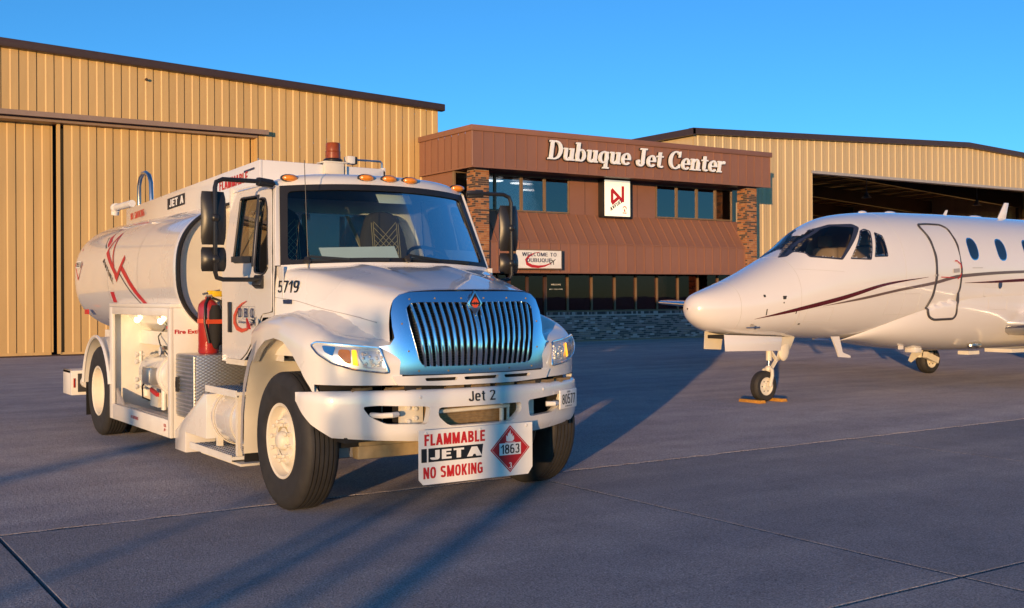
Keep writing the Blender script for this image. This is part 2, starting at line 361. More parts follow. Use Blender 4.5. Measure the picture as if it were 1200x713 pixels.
def patch(mb, outline, holes, surf, step=0.03, off=0.0, mi=0):
    """a sheet trimmed to an outline (with holes) and laid on surf(a, b) -> point"""
    xs = [p[0] for p in outline]; ys = [p[1] for p in outline]
    x0, x1, y0, y1 = min(xs), max(xs), min(ys), max(ys)
    sx, sy = step if isinstance(step, tuple) else (step, step)
    nx = max(1, int(math.ceil((x1-x0)/sx))); ny = max(1, int(math.ceil((y1-y0)/sy))); dx = (x1-x0)/nx; dy = (y1-y0)/ny
    keep = set()
    for i in range(nx):
        for j in range(ny):
            c = (x0+(i+.5)*dx, y0+(j+.5)*dy)
            if inside(c, outline) and not any(inside(c, h) for h in holes): keep.add((i, j))
    cnt = {}
    for i, j in keep:
        for a, b in ((0,0),(1,0),(1,1),(0,1)): cnt[(i+a, j+b)] = cnt.get((i+a, j+b), 0)+1
    pos = {}; polys = [outline]+list(holes)
    for (i, j), n in cnt.items():
        p = (x0+i*dx, y0+j*dy); pos[(i, j)] = nearest(p, polys) if n < 4 else p
    bnd = [k for k, n in cnt.items() if n < 4]
    for poly in polys:
        k = len(poly)
        for i in range(k):
            a = Vector(poly[i])-Vector(poly[i-1]); b = Vector(poly[(i+1) % k])-Vector(poly[i])
            if a.length > 0 and b.length > 0 and a.angle(b) > R(28) and bnd:
                q = min(bnd, key=lambda c: (pos[c][0]-poly[i][0])**2+(pos[c][1]-poly[i][1])**2)
                if (pos[q][0]-poly[i][0])**2+(pos[q][1]-poly[i][1])**2 < (1.5*max(dx, dy))**2: pos[q] = tuple(poly[i])
    ids = {}; vs = []
    for k, p in pos.items():
        q = Vector(surf(p[0], p[1]))
        if off:
            e = 1e-3; ta = Vector(surf(p[0]+e, p[1]))-Vector(surf(p[0]-e, p[1])); tb = Vector(surf(p[0], p[1]+e))-Vector(surf(p[0], p[1]-e))
            n = ta.cross(tb)
            if n.length > 0: q = q+n.normalized()*off
        ids[k] = len(vs); vs.append(q)
    fs = [(ids[(i, j)], ids[(i+1, j)], ids[(i+1, j+1)], ids[(i, j+1)]) for i, j in keep]
    return mb.add(vs, fs, mi)
_txt = {}
def text2d(s, bold=0.0, space=1.0):
    key = (s, bold, space)
    if key not in _txt:
        cu = bpy.data.curves.new('text', 'FONT'); cu.body = s; cu.offset = bold; cu.resolution_u = 3; cu.space_character = space
        o = bpy.data.objects.new('text', cu); COL.objects.link(o)
        bpy.context.view_layer.update()
        me = bpy.data.meshes.new_from_object(o.evaluated_get(bpy.context.evaluated_depsgraph_get()))
        vs = [(v.co.x, v.co.y) for v in me.vertices]; fs = [tuple(p.vertices) for p in me.polygons]
        bpy.data.objects.remove(o); bpy.data.curves.remove(cu); bpy.data.meshes.remove(me)
        x0 = min(p[0] for p in vs); x1 = max(p[0] for p in vs); y0 = min(p[1] for p in vs); y1 = max(p[1] for p in vs)
        _txt[key] = ([((x-x0)/(x1-x0), (y-y0)/(y1-y0)) for x, y in vs], fs)
    return _txt[key]
def put_text(mb, s, place, W, H, x=0.0, y=0.0, bold=0.02, shear=0.0, mi=0, space=1.0, cut=0.0):
    """lays lettering (W x H, lower left corner at x, y) with place(a, b) -> point"""
    vs, fs = text2d(s, bold, space)
    pts = [(x+a*W+shear*b*H, y+b*H) for a, b in vs]
    if cut:
        bm = bmesh.new(); bv = [bm.verts.new((p[0], p[1], 0)) for p in pts]
        for f in fs:
            try: bm.faces.new([bv[i] for i in f])
            except ValueError: pass
        for _ in range(4):
            es = [e for e in bm.edges if e.calc_length() > cut]
            if not es: break
            bmesh.ops.subdivide_edges(bm, edges=es, cuts=1)
            bmesh.ops.triangulate(bm, faces=bm.faces)
        bm.verts.index_update(); pts = [(v.co.x, v.co.y) for v in bm.verts]; fs = [tuple(v.index for v in f.verts) for f in bm.faces]; bm.free()
    return mb.add([place(a, b) for a, b in pts], fs, mi)
def frame(o, ex, ey, off=0.0):
    o = Vector(o); ex = Vector(ex).normalized(); ey = Vector(ey).normalized(); n = ex.cross(ey)*off
    return lambda a, b: o+ex*a+ey*b+n
def flat(mb, poly, place, mi=0):
    return mb.add([place(a, b) for a, b in poly], [tuple(range(len(poly)))], mi)
def stroke(mb, pts, w, place, mi=0, taper=None):
    """a flat ribbon along 2-D points"""
    L = []; Rr = []; k = len(pts)
    for i, p in enumerate(pts):
        p = Vector(p); d = (Vector(pts[min(i+1, k-1)])-Vector(pts[max(i-1, 0)])).normalized(); n = Vector((-d.y, d.x))
        ww = (taper[i] if taper else w)/2
        L.append(p+n*ww); Rr.append(p-n*ww)
    vs = [place(q.x, q.y) for q in L]+[place(q.x, q.y) for q in Rr]
    return mb.add(vs, [(i, i+1, k+i+1, k+i) for i in range(k-1)], mi)
def crescent(mb, c, r, a0, a1, wmax, place, n=24, mi=0, sx=1.0):
    pts = [(c[0]+sx*r*math.cos(R(a0+(a1-a0)*i/n)), c[1]+r*math.sin(R(a0+(a1-a0)*i/n))) for i in range(n+1)]
    tp = [max(0.03, math.sin(math.pi*min(1, max(0, (i/n)**0.8))))*wmax for i in range(n+1)]
    return stroke(mb, pts, wmax, place, mi, tp)
def plane_mark(mb, c, s, ang, place, mi=0):
    """little aeroplane silhouette"""
    ca, sa = math.cos(R(ang)), math.sin(R(ang))
    T = lambda x, y: (c[0]+(x*ca-y*sa)*s, c[1]+(x*sa+y*ca)*s)
    for poly in ([(-1,.08),(-1,-.08),(.8,-.1),(1,0),(.8,.1)], [(-.1,0),(.25,0),(-.25,-.8),(-.45,-.8)], [(-.1,0),(.25,0),(-.25,.8),(-.45,.8)], [(-.95,0),(-.7,0),(-1,.4),(-1.15,.4)], [(-.95,0),(-.7,0),(-1,-.4),(-1.15,-.4)]):
        flat(mb, [T(*p) for p in poly], place, mi)
def avfuel_mark(mb, x, y, W, H, place, mi=0, t=0.13):
    """angular folded-ribbon mark in red strokes"""
    P = lambda a, b: (x+a*W, y+b*H)
    def seg0(a, b, w):
        a = Vector(P(*a)); b = Vector(P(*b)); d = (b-a).normalized(); n = Vector((-d.y, d.x))*w/2
        flat(mb, [tuple(a+n), tuple(a-n), tuple(b-n), tuple(b+n)], place, mi)
    w = t*W; base = place; k = [0]
    def seg(a, b, w):
        nonlocal place
        k[0] += 1; place = lift(base, 0.0008*k[0]); seg0(a, b, w)
    seg((.07,.16), (.07,.80), w); seg((.03,.82), (.94,.24), w); seg((.93,.20), (.93,1.0), w); seg((.04,.10), (.62,.44), w)
def lift(place, d):
    def f(a, b):
        p = Vector(place(a, b)); e = 1e-3
        n = (Vector(place(a+e, b))-p).cross(Vector(place(a, b+e))-p).normalized()
        return p+n*d
    return f
# plain heavy gothic lettering built from strokes (unit height)
def gothic_glyphs(t=.17):
    B = lambda x0, y0, x1, y1: [[(x0, y0), (x1, y0), (x1, y1), (x0, y1)]]
    def ring(cx, cy, rx, ry, a0=0, a1=360, p=2.7, n=20, w=t, h=None):
        h = h or w*.92; o = []; q = []
        def P(a, ax, ay):
            c, s = math.cos(R(a)), math.sin(R(a)); return (cx+ax*math.copysign(abs(c)**(2/p), c), cy+ay*math.copysign(abs(s)**(2/p), s))
        for k in range(n+1):
            a = a0+(a1-a0)*k/n; o.append(P(a, rx, ry)); q.append(P(a, rx-w, ry-h))
        return [[o[k], o[k+1], q[k+1], q[k]] for k in range(n)]
    D = lambda x0, y0, x1, y1, w=t*1.12: [[(x0-w/2, y0), (x0+w/2, y0), (x1+w/2, y1), (x1-w/2, y1)]]
    h = t*.92; G = {}
    G['A'] = (.62, D(.08,0,.31,1)+D(.54,0,.31,1)+B(.16,.22,.46,.22+h))
    G['B'] = (.56, B(0,0,t,1)+ring(.22,.745,.31,.255,-90,90)+ring(.22,.28,.34,.28,-90,90)+B(t,0,.23,h)+B(t,1-h,.23,1)+B(t,.48,.25,.48+h*.8))
    G['C'] = (.56, ring(.28,.5,.28,.5,42,318,n=26))
    G['D'] = (.57, B(0,0,t,1)+ring(.22,.5,.35,.5,-90,90)+B(t,0,.23,h)+B(t,1-h,.23,1))
    G['E'] = (.48, B(0,0,t,1)+B(t,0,.48,h)+B(t,1-h,.48,1)+B(t,.43,.44,.43+h))
    G['F'] = (.47, B(0,0,t,1)+B(t,1-h,.47,1)+B(t,.42,.42,.42+h))
    G['G'] = (.58, ring(.28,.5,.28,.5,42,335,n=26)+B(.30,.38,.56,.38+h)+B(.56-t,.06,.56,.4))
    G['I'] = (t, B(0,0,t,1))
    G['J'] = (.46, B(.46-t,.25,.46,1)+ring(.23,.26,.23,.26,180,360))
    G['K'] = (.58, B(0,0,t,1)+D(.20,.40,.46,1)+D(.47,0,.24,.55))
    G['L'] = (.45, B(0,0,t,1)+B(t,0,.45,h))
    G['M'] = (.74, B(0,0,t,1)+B(.74-t,0,.74,1)+D(.37,0,.12,1)+D(.37,0,.62,1))
    G['N'] = (.58, B(0,0,t,1)+B(.58-t,0,.58,1)+D(.49,0,.09,1))
    G['O'] = (.58, ring(.29,.5,.29,.5,n=32)); G['0'] = (.54, ring(.27,.5,.27,.5,n=32))
    G['P'] = (.54, B(0,0,t,1)+ring(.22,.70,.32,.30,-90,90)+B(t,1-h,.23,1)+B(t,.40,.23,.40+h))
    G['Q'] = (.58, ring(.29,.5,.29,.5,n=32)+D(.52,-.06,.34,.22))
    G['R'] = (.57, B(0,0,t,1)+ring(.22,.72,.32,.28,-90,90)+B(t,1-h,.23,1)+B(t,.44,.25,.44+h)+D(.48,0,.34,.5))
    G['S'] = (.55, ring(.275,.735,.27,.265,20,270)+ring(.275,.285,.275,.285,-160,90))
    G['T'] = (.52, B(.26-t/2,0,.26+t/2,1-h)+B(0,1-h,.52,1))
    G['U'] = (.57, B(0,.28,t,1)+B(.57-t,.28,.57,1)+ring(.285,.29,.285,.29,180,360))
    G['V'] = (.62, D(.31,0,.08,1)+D(.31,0,.54,1)); G['H'] = (.56, B(0,0,t,1)+B(.56-t,0,.56,1)+B(t,.45,.56-t,.45+h)); G['X'] = (.58, D(.09,0,.49,1)+D(.49,0,.09,1)); G['Y'] = (.58, B(.29-t/2,0,.29+t/2,.5)+D(.29,.42,.08,1)+D(.29,.42,.50,1))
    G['W'] = (.86, D(.22,0,.07,1)+D(.22,0,.43,1)+D(.64,0,.43,1)+D(.64,0,.79,1))
    G['Z'] = (.52, B(0,0,.52,h)+B(0,1-h,.52,1)+D(.09,.05,.43,.95))
    G['1'] = (.40, B(.22,0,.22+t,1)+[[(0,.72),(.24,1-h*.1),(.30,1),(.30,.86),(0,.62)]])
    G['2'] = (.52, ring(.26,.72,.26,.28,-38,180)+D(.09,.08,.43,.62,t*1.0)+B(0,0,.52,h))
    G['3'] = (.53, ring(.26,.735,.25,.265,-90,160)+ring(.26,.28,.27,.28,-160,90))
    G['5'] = (.53, B(.04,.45,.04+t*.85,1)+B(.06,1-h,.48,1)+ring(.26,.32,.27,.32,-165,135))
    G['6'] = (.54, ring(.27,.31,.27,.31,n=28)+ring(.28,.5,.28,.5,60,180))
    G['7'] = (.50, B(0,1-h,.50,1)+D(.17,0,.42,.98))
    G['8'] = (.54, ring(.27,.745,.245,.255,n=28)+ring(.27,.285,.27,.285,n=28))
    G['9'] = (.54, ring(.27,.69,.27,.31,n=28)+ring(.26,.5,.28,.5,-120,0))
    G['e'] = (.50, ring(.25,.36,.25,.36,0,318,n=26)+B(.12,.31,.46,.31+h*.85))
    G['t'] = (.32, B(.08,.14,.08+t,.95)+B(0,.72-h*.9,.32,.72)+ring(.24,.16,.16,.16,180,290))
    G[' '] = (.26, [])
    return G
_goth = {}
def put_gothic(mb, s, place, W, H, x=0.0, y=0.0, t=.17, shear=0.0, mi=0, gap=.10, zig=.00022):
    if t not in _goth: _goth[t] = gothic_glyphs(t)
    G_ = _goth[t]; tot = sum(G_[c][0] for c in s)+gap*(len(s)-1); k = W/tot; ax = 0; n = 0
    for c in s:
        for q in G_[c][1]:
            n += 1; pl = lift(place, zig*(n % 6))
            flat(mb, [(x+(a+ax)*k+shear*b*H, y+b*H) for a, b in q], pl, mi)
        ax += G_[c][0]+gap
    return mb
# ================================================================== GROUND
g = MB().add([(-700,-700,-0.05),(700,-700,-0.05),(700,700,-0.05),(-700,700,-0.05)], [(0,1,2,3)])
structure('ground', g, 'earth')
JU, JV, SP = 1.28, 8.25, 4.38
rj = random.Random(2); edge = [(-700.0, JV+.02)]+[(-30+.11*k, JV+.035+rj.uniform(-.02,.025)) for k in range(700)]+[(700.0, JV+.02)]
t = MB().add([(x, y, 0) for x, y in edge]+[(700,700,0),(-700,700,0)], [tuple(range(len(edge)+2))]).grid([[(x, y, 0) for x, y in edge], [(x, y, -.045) for x, y in edge]]); structure('tarmac', t, 'tarmac', smooth=0)
t = MB().box((-700, -700, -0.04), (700, JV-6*SP-0.008, 0.0)); structure('tarmac', t, 'tarmac', smooth=0)
apron = bpy.data.objects.new('apron', None); COL.objects.link(apron); apron['kind'] = 'structure'
slab = MB(); hw = SP/2-0.0115
slab.box((-hw, -hw, -0.04), (hw, hw, 0.0)); slab_me = slab.mesh('concrete_slab', 'apron', smooth=0, bevel=0.006)
for i in range(-6, 9):
    for j in range(6):
        link('concrete_slab', slab_me, apron, (JU+(i+.5)*SP, JV-(j+.5)*SP, 0))

# ================================================================== LEFT HANGAR
HV = 32.8
def rib_panel(h, w=0.455, d=0.023, soft=False):
    """a length of ribbed wall sheet, front towards -y"""
    if soft: pr = [(0,0),(.20,0),(.225,-d),(.30,-d),(.34,-.004),(w-.006,0),(w-.004,.01)]
    else: pr = [(0,0),(.205,0),(.235,-d),(w-.03,-d),(w-.008,.004)]
    mb = MB(); mb.grid([[(x, y, 0) for x, y in pr], [(x, y, h) for x, y in pr]])
    return mb
def rake1(u): return 8.58-0.040*(u-5.2)
hangar = thing('hangar_building', 'tan ribbed metal hangar with big sliding door, behind the fuel truck', 'hangar', (18.9, HV, 0))
def HW(x, y, z): return (x-18.9, y-HV, z)
cache = {}
for k in range(56):
    u = 18.9-0.455*(k+1)
    tall = u > 12.45
    z0 = 0.03 if tall else 6.72
    h = round(rake1(u+.23)-0.03-z0, 2)
    link('wall_panel', rib_panel(h).mesh('wall_panel', 'tan', smooth=20), hangar, HW(u, HV, z0))
door_me = rib_panel(6.50).mesh('door_panel', 'tan', smooth=20)
leaf = obj('sliding_door', MB().box((12.40, HV+.30, .1), (12.46, HV+.36, 6.6)).box((6.72, HV+.22, .06), (6.80, HV+.36, 6.6)).box((6.8, HV+.25, .02), (12.4, HV+.33, .10)), 'tan', hangar, org=(18.9, HV, 0))
for k in range(12): link('door_panel', door_me, leaf, HW(6.85+.455*k+.05, HV+.27, .1))
leaf2 = obj('sliding_door', MB().box((6.60, HV+.55, .1), (6.66, HV+.62, 6.6)).box((-5.6, HV+.52, .02), (6.6, HV+.58, .10)), 'tan', hangar, org=(18.9, HV, 0))
for k in range(26): link('door_panel', door_me, leaf2, HW(6.62-.455*(k+1), HV+.56, .1))
obj('door_track', MB().box((-6, HV-.30, 6.66), (12.75, HV-.02, 6.74)).box((-6, HV-.30, 6.60), (12.75, HV-.26, 6.66)).box((-6, HV-.02, 6.52), (12.5, HV+.7, 6.70)), 'rail', hangar, org=(18.9, HV, 0))
obj('leak_screen', MB().box((-6, HV+.78, 0), (12.6, HV+.82, 6.7)), 'dark', hangar, org=(18.9, HV, 0))  # added dark sheet, keeps sky light from showing through the door gap
obj('door_jamb', MB().box((12.47, HV-.005, 0), (12.50, HV+.7, 6.52)), 'tan', hangar, org=(18.9, HV, 0))
obj('floor_guide', MB().box((-6, HV+.12, 0), (12.5, HV+.22, .04)), 'roof_trim', hangar, org=(18.9, HV, 0))
tr = MB(); a, b = -7.0, 19.06
tr.prism([(a, HV-.22, rake1(a)-.14), (b, HV-.22, rake1(b)-.14), (b, HV-.22, rake1(b)+.10), (a, HV-.22, rake1(a)+.10)], (0, .24, 0))
obj('roof_trim', tr, 'roof_trim', hangar, org=(18.9, HV, 0), bevel=.03)
bd = MB()
bd.add([(18.9, HV+.02, 0), (18.9, 60, 0), (18.9, 60, rake1(18.9)), (18.9, HV+.02, rake1(18.9))], [(0,1,2,3)])
bd.add([(-7, HV+.05, 0), (-7, 60, 0), (-7, 60, rake1(-7)), (-7, HV+.05, rake1(-7))], [(0,1,2,3)])
bd.add([(-7, 60, 0), (18.9, 60, 0), (18.9, 60, rake1(18.9)), (-7, 60, rake1(-7))], [(0,1,2,3)])
obj('side_wall', bd, 'tan', hangar, org=(18.9, HV, 0))
obj('roof', MB().add([(-7.1, HV, rake1(-7.1)+.06), (19.0, HV, rake1(19.0)+.06), (19.0, 60, rake1(19.0)+.06), (-7.1, 60, rake1(-7.1)+.06)], [(0,1,2,3)]), 'roof_trim', hangar, org=(18.9, HV, 0))
obj('eave_lamp', MB().cyl((9.1, HV-.12, 7.95), (9.1, HV-.05, 7.95), .03).ball((9.1, HV-.14, 7.95), .04), 'roof_trim', hangar, org=(18.9, HV, 0))

# ================================================================== JET CENTRE OFFICE
U0, U1, FV, WV, KV, LV = 18.15, 31.3, 29.4, 30.6, 29.87, 31.3
org = (U0, FV, 0)
office = thing('terminal_building', 'two-storey brown metal and brick office with big white letters, between the hangars', 'office building', org)
def part(name, mb, m, **k): return obj(name, mb, m, office, org=org, **k)
Z0, Z1, ZC = 5.68, 6.77, 6.95
fp = MB(); w = (U1-U0)/32
fp.grid([[(x, y, 0) for x, y in ((0,.012),(.012,0),(w-.03,0),(w-.026,-.022),(w-.006,-.022),(w-.004,.012))], [(x, y, Z1-Z0) for x, y in ((0,.012),(.012,0),(w-.03,0),(w-.026,-.022),(w-.006,-.022),(w-.004,.012))]])
fpm = fp.mesh('fascia_panel', 'brown', smooth=20)
for k in range(32): link('fascia_panel', fpm, office, (k*w, 0, Z0))
for k in range(8):
    o = link('fascia_panel', fpm, office, (0, 3.38-k*w*1.03, Z0)); o.rotation_euler = (0, 0, R(-90))
for k in range(24):
    o = link('fascia_panel', fpm, office, (U1-U0, k*w*1.03, Z0)); o.rotation_euler = (0, 0, R(90))
cap = MB().box((U0-.06, FV-.06, Z1), (U1+.06, FV+.02, ZC)).box((U0-.06, FV+.02, Z1), (U0+.02, HV-.04, ZC)).box((U1-.02, FV+.02, Z1), (U1+.06, 42, ZC))
part('parapet_cap', cap, 'brown', bevel=.012)
part('drip_edge', MB().box((U0-.02, FV-.03, Z0-.05), (U1+.02, FV+.04, Z0-.002)).box((U0-.02, FV+.04, Z0-.05), (U0+.04, HV-.04, Z0-.002)), 'brown')
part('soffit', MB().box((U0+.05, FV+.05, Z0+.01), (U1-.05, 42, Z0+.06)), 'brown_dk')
part('roof', MB().box((U0+.03, FV+.03, Z1-.1), (U1-.03, 42, Z1-.05)), 'roof_trim')
# brick pillars, the bricks laid one by one and joined
def brick_face(mb, x0, x1, z0, z1, at, L=.205, H=.068, j=.013, mats=(0,1,2), rnd=random):
    """at(a, z, d): point on the wall line a, height z, depth d in front of the mortar"""
    z = z0; row = 0
    while z+H <= z1+1e-6:
        a = x0-(L/2 if row % 2 else 0)
        while a < x1:
            lo, hi = max(a, x0), min(a+L-j, x1)
            if hi-lo > .03:
                d = .008+rnd.random()*.006
                p = [at(lo, z, d), at(hi, z, d), at(hi, z+H-j, d), at(lo, z+H-j, d)]; q = [at(lo, z, -.01), at(hi, z, -.01), at(hi, z+H-j, -.01), at(lo, z+H-j, -.01)]
                mb.add(p+q, [(0,1,2,3),(0,1,5,4),(1,2,6,5),(2,3,7,6),(3,0,4,7)], rnd.choice(mats))
            a += L
        z += H; row += 1
BM = ['brick_a', 'brick_b', 'brick_c', 'brick_d', 'mortar']
for (x0, x1, y0, y1) in ((18.48, 18.98, 29.75, 30.25), (30.43, 30.93, 29.75, 30.25)):
    pl = part('brick_pillar', MB().box((x0, y0, 0), (x1, y1, 5.68)), 'mortar')
    rb = random.Random(3); br = MB(); ms = (0,1,2,1,2,0,1,2)
    brick_face(br, x0, x1, .02, 5.66, lambda a, z, d: (a, y0-d, z), mats=ms, rnd=rb)
    brick_face(br, y0, y1, .02, 5.66, lambda a, z, d: (x0-d, a, z), mats=ms, rnd=rb)
    brick_face(br, y0, y1, .02, 5.66, lambda a, z, d: (x1+d, a, z), mats=ms, rnd=rb)
    obj('brick', br, BM, pl, org=org, kind='stuff', smooth=0)
# upper storey
uw = MB()
uw.box((22.80, WV, 4.3), (26.66, WV+.12, 5.69)).box((18.3, WV, 4.0), (30.9, WV+.12, 4.40)).box((18.3, WV+.01, 5.62), (30.9, WV+.11, 5.69))
part('upper_wall', uw, 'brown')
part('wall_seam', MB().box((23.45, WV-.006, 4.41), (23.465, WV, 5.66)).box((24.6, WV-.006, 4.41), (24.612, WV, 5.66)).box((25.8, WV-.006, 4.41), (25.812, WV, 5.66)), 'brown_dk')
def window_row(us, z0, z1, v, gm, fm, fw=.06, name='window'):
    for a, b in zip(us[:-1], us[1:]):
        f = MB(); f.box((a, v-.05, z0), (a+fw, v+.06, z1)).box((b-.012, v-.05, z0), (b-.002, v+.06, z1)).box((a+fw, v-.03, z0), (b-.012, v+.05, z0+.05)).box((a+fw, v-.03, z1-.05), (b-.012, v+.05, z1))
        w_ = part(name, f, fm)
        obj('pane', MB().box((a+fw, v+.0, z0+.05), (b-.012, v+.012, z1-.05)), gm, w_, org=org)
window_row([18.2, 18.95, 19.75, 20.80, 21.74, 22.78], 4.42, 5.63, WV+.04, 'glass_up', 'frame_gold')
window_row([26.68, 27.68, 28.68, 29.62, 30.50], 4.42, 5.63, WV+.04, 'glass_up', 'frame_gold')
# upstairs room
part('upper_room', MB().box((18.3, WV+.2, 4.35), (30.9, 36.6, 4.4)).box((18.3, 36.5, 4.4), (30.9, 36.6, 5.66)).box((24.6, WV+.2, 4.4), (24.7, 36.5, 5.66)), 'wood')
for a, b in ((19.9, 32.3), (21.9, 32.6), (23.6, 34.5), (28.6, 33.4)):
    obj('ceiling_light', MB().box((a, b, 5.60), (a+1.3, b+.3, 5.635)), 'tube', office, org=org)
part('wall_picture', MB().box((21.6, 36.40, 4.75), (22.4, 36.47, 5.3)), 'card')
for a, b, c_, d_, e_ in ((22.0,31.2,22.2,31.3,5.0),(22.25,31.1,22.4,31.2,4.8),(27.8,32,28.1,32.3,5.0),(28.6,32,29.0,32.3,5.1)): part('office_box', MB().box((a, b, 4.42), (c_, d_, e_)), 'card')
# awning: one bent sheet per standing seam
na = 28; aw = (30.43-18.98)/na; awp = MB()
prof = [(WV-.01, 4.40), (KV, 3.36), (KV-.01, 2.40)]
rows = []
for (y, z) in prof: rows.append([(0, y, z), (aw-.04, y, z), (aw-.036, y-.03, z+.012), (aw-.012, y-.03, z+.012), (aw-.008, y, z), (aw-.001, y+.006, z)])
awp.grid([[(x, y-FV, z) for x, y, z in r] for r in rows]); awm = awp.mesh('awning_panel', 'brown', smooth=20)
for k in range(na): link('awning_panel', awm, office, (18.98-U0+k*aw, 0, 0))
part('awning_flashing', MB().box((18.98, KV-.035, 3.35), (30.43, KV-.012, 3.385)).box((18.98, KV-.04, 2.36), (30.43, KV+.03, 2.40)), 'brown')
for x in (18.96, 30.40):
    part('awning_end', MB().prism([(x, WV, 4.39), (x, KV+.005, 3.355), (x, KV+.005, 2.40), (x, WV, 2.40)], (.02, 0, 0)), 'brown')
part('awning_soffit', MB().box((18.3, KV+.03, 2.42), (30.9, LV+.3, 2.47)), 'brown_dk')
# ground floor
LU = [16.3+1.07*k for k in range(5)]
window_row([18.3, 19.3, 20.3, 20.78], 1.05, 2.42, LV+.04, 'glass_low', 'frame_gold', .05)
window_row([22.26, 23.20, 24.26, 25.31, 26.30, 27.32, 28.35, 29.36, 30.4, 31.0], 1.05, 2.42, LV+.04, 'glass_low', 'frame_gold', .055)
dr = part('entrance_door', MB().box((20.70, LV-.04, 0), (20.80, LV+.08, 2.42)).box((22.18, LV-.04, 0), (22.27, LV+.08, 2.42)).box((20.80, LV-.04, 2.3), (22.18, LV+.08, 2.42)).box((21.44, LV-.03, 0), (21.54, LV+.07, 2.3)).box((20.80, LV-.03, .0), (22.18, LV+.07, .2)), 'brown_dk')
obj('pane', MB().box((20.80, LV, .2), (21.44, LV+.012, 2.3)).box((21.54, LV, .2), (22.18, LV+.012, 2.3)), 'glass_low', dr, org=org)
obj('handle', MB().bar((21.38, LV-.09, .9), (21.38, LV-.09, 1.3), .03, .03).bar((21.60, LV-.09, .9), (21.60, LV-.09, 1.3), .03, .03), 'steel', dr, org=org)
bw = part('brick_wall', MB().box((18.3, LV+.0, 0), (20.70, LV+.2, 1.04)).box((22.27, LV, 0), (31.0, LV+.2, 1.04)), 'mortar_lifted')
rb = random.Random(9); br = MB(); ms = (0,0,1,1,2,3,0,1); BW = ['base_a', 'base_b', 'base_c', 'brick_d']
brick_face(br, 18.3, 20.7, .02, .93, lambda a, z, d: (a, LV-d, z), mats=ms, rnd=rb)
brick_face(br, 22.27, 31.0, .02, .93, lambda a, z, d: (a, LV-d, z), mats=ms, rnd=rb)
a = 22.27
while a < 31.0:                                                   # soldier course under the sill
    br.box((a, LV-.016, .945), (a+.064, LV+.0, 1.04), rb.choice((0,1,1,3))); a += .075
obj('brick', br, BW, bw, org=org, kind='stuff', smooth=0)
part('concrete_footing', MB().box((18.3, LV-.12, 0), (31.0, LV-.02, .05)), 'mortar')
part('lobby', MB().box((18.3, LV+.25, .0), (31.0, 40, .02)).box((18.3, 39.9, 0), (31.0, 40, 2.42)).box((18.3, LV+.25, 2.44), (31.0, 40, 2.48)), 'grey_dk')
part('lobby_cabinet', MB().box((23.2, 34.2, .02), (23.5, 34.5, 1.5)), 'beige'); part('reception_desk', MB().box((28.3, 34, .02), (29.6, 34.4, 1.15)), 'beige'); part('notice_board', MB().box((28.6, 36, 1.2), (30.2, 36.1, 1.9)), 'beige')
part('rear_block', MB().box((18.3, 40.05, 0), (31.0, 42, 5.6)), 'brown'); part('side_wall', MB().box((18.25, WV+.13, 4.0), (18.29, HV-.05, 5.66)).box((18.252, LV, 0), (18.288, HV-.05, 4.0)), 'brown'); part('side_wall', MB().box((31.02, LV, 0), (31.06, 40, 5.66)), 'brown')
part('door_lettering', put_text(put_text(MB(), 'WELCOME', frame((22.52, LV+.03, 1.98), (1,0,0), (0,0,1)), .42, .05), 'JET CENTER', frame((22.44, LV+.03, 1.82), (1,0,0), (0,0,1)), .6, .04), 'vinyl_white')

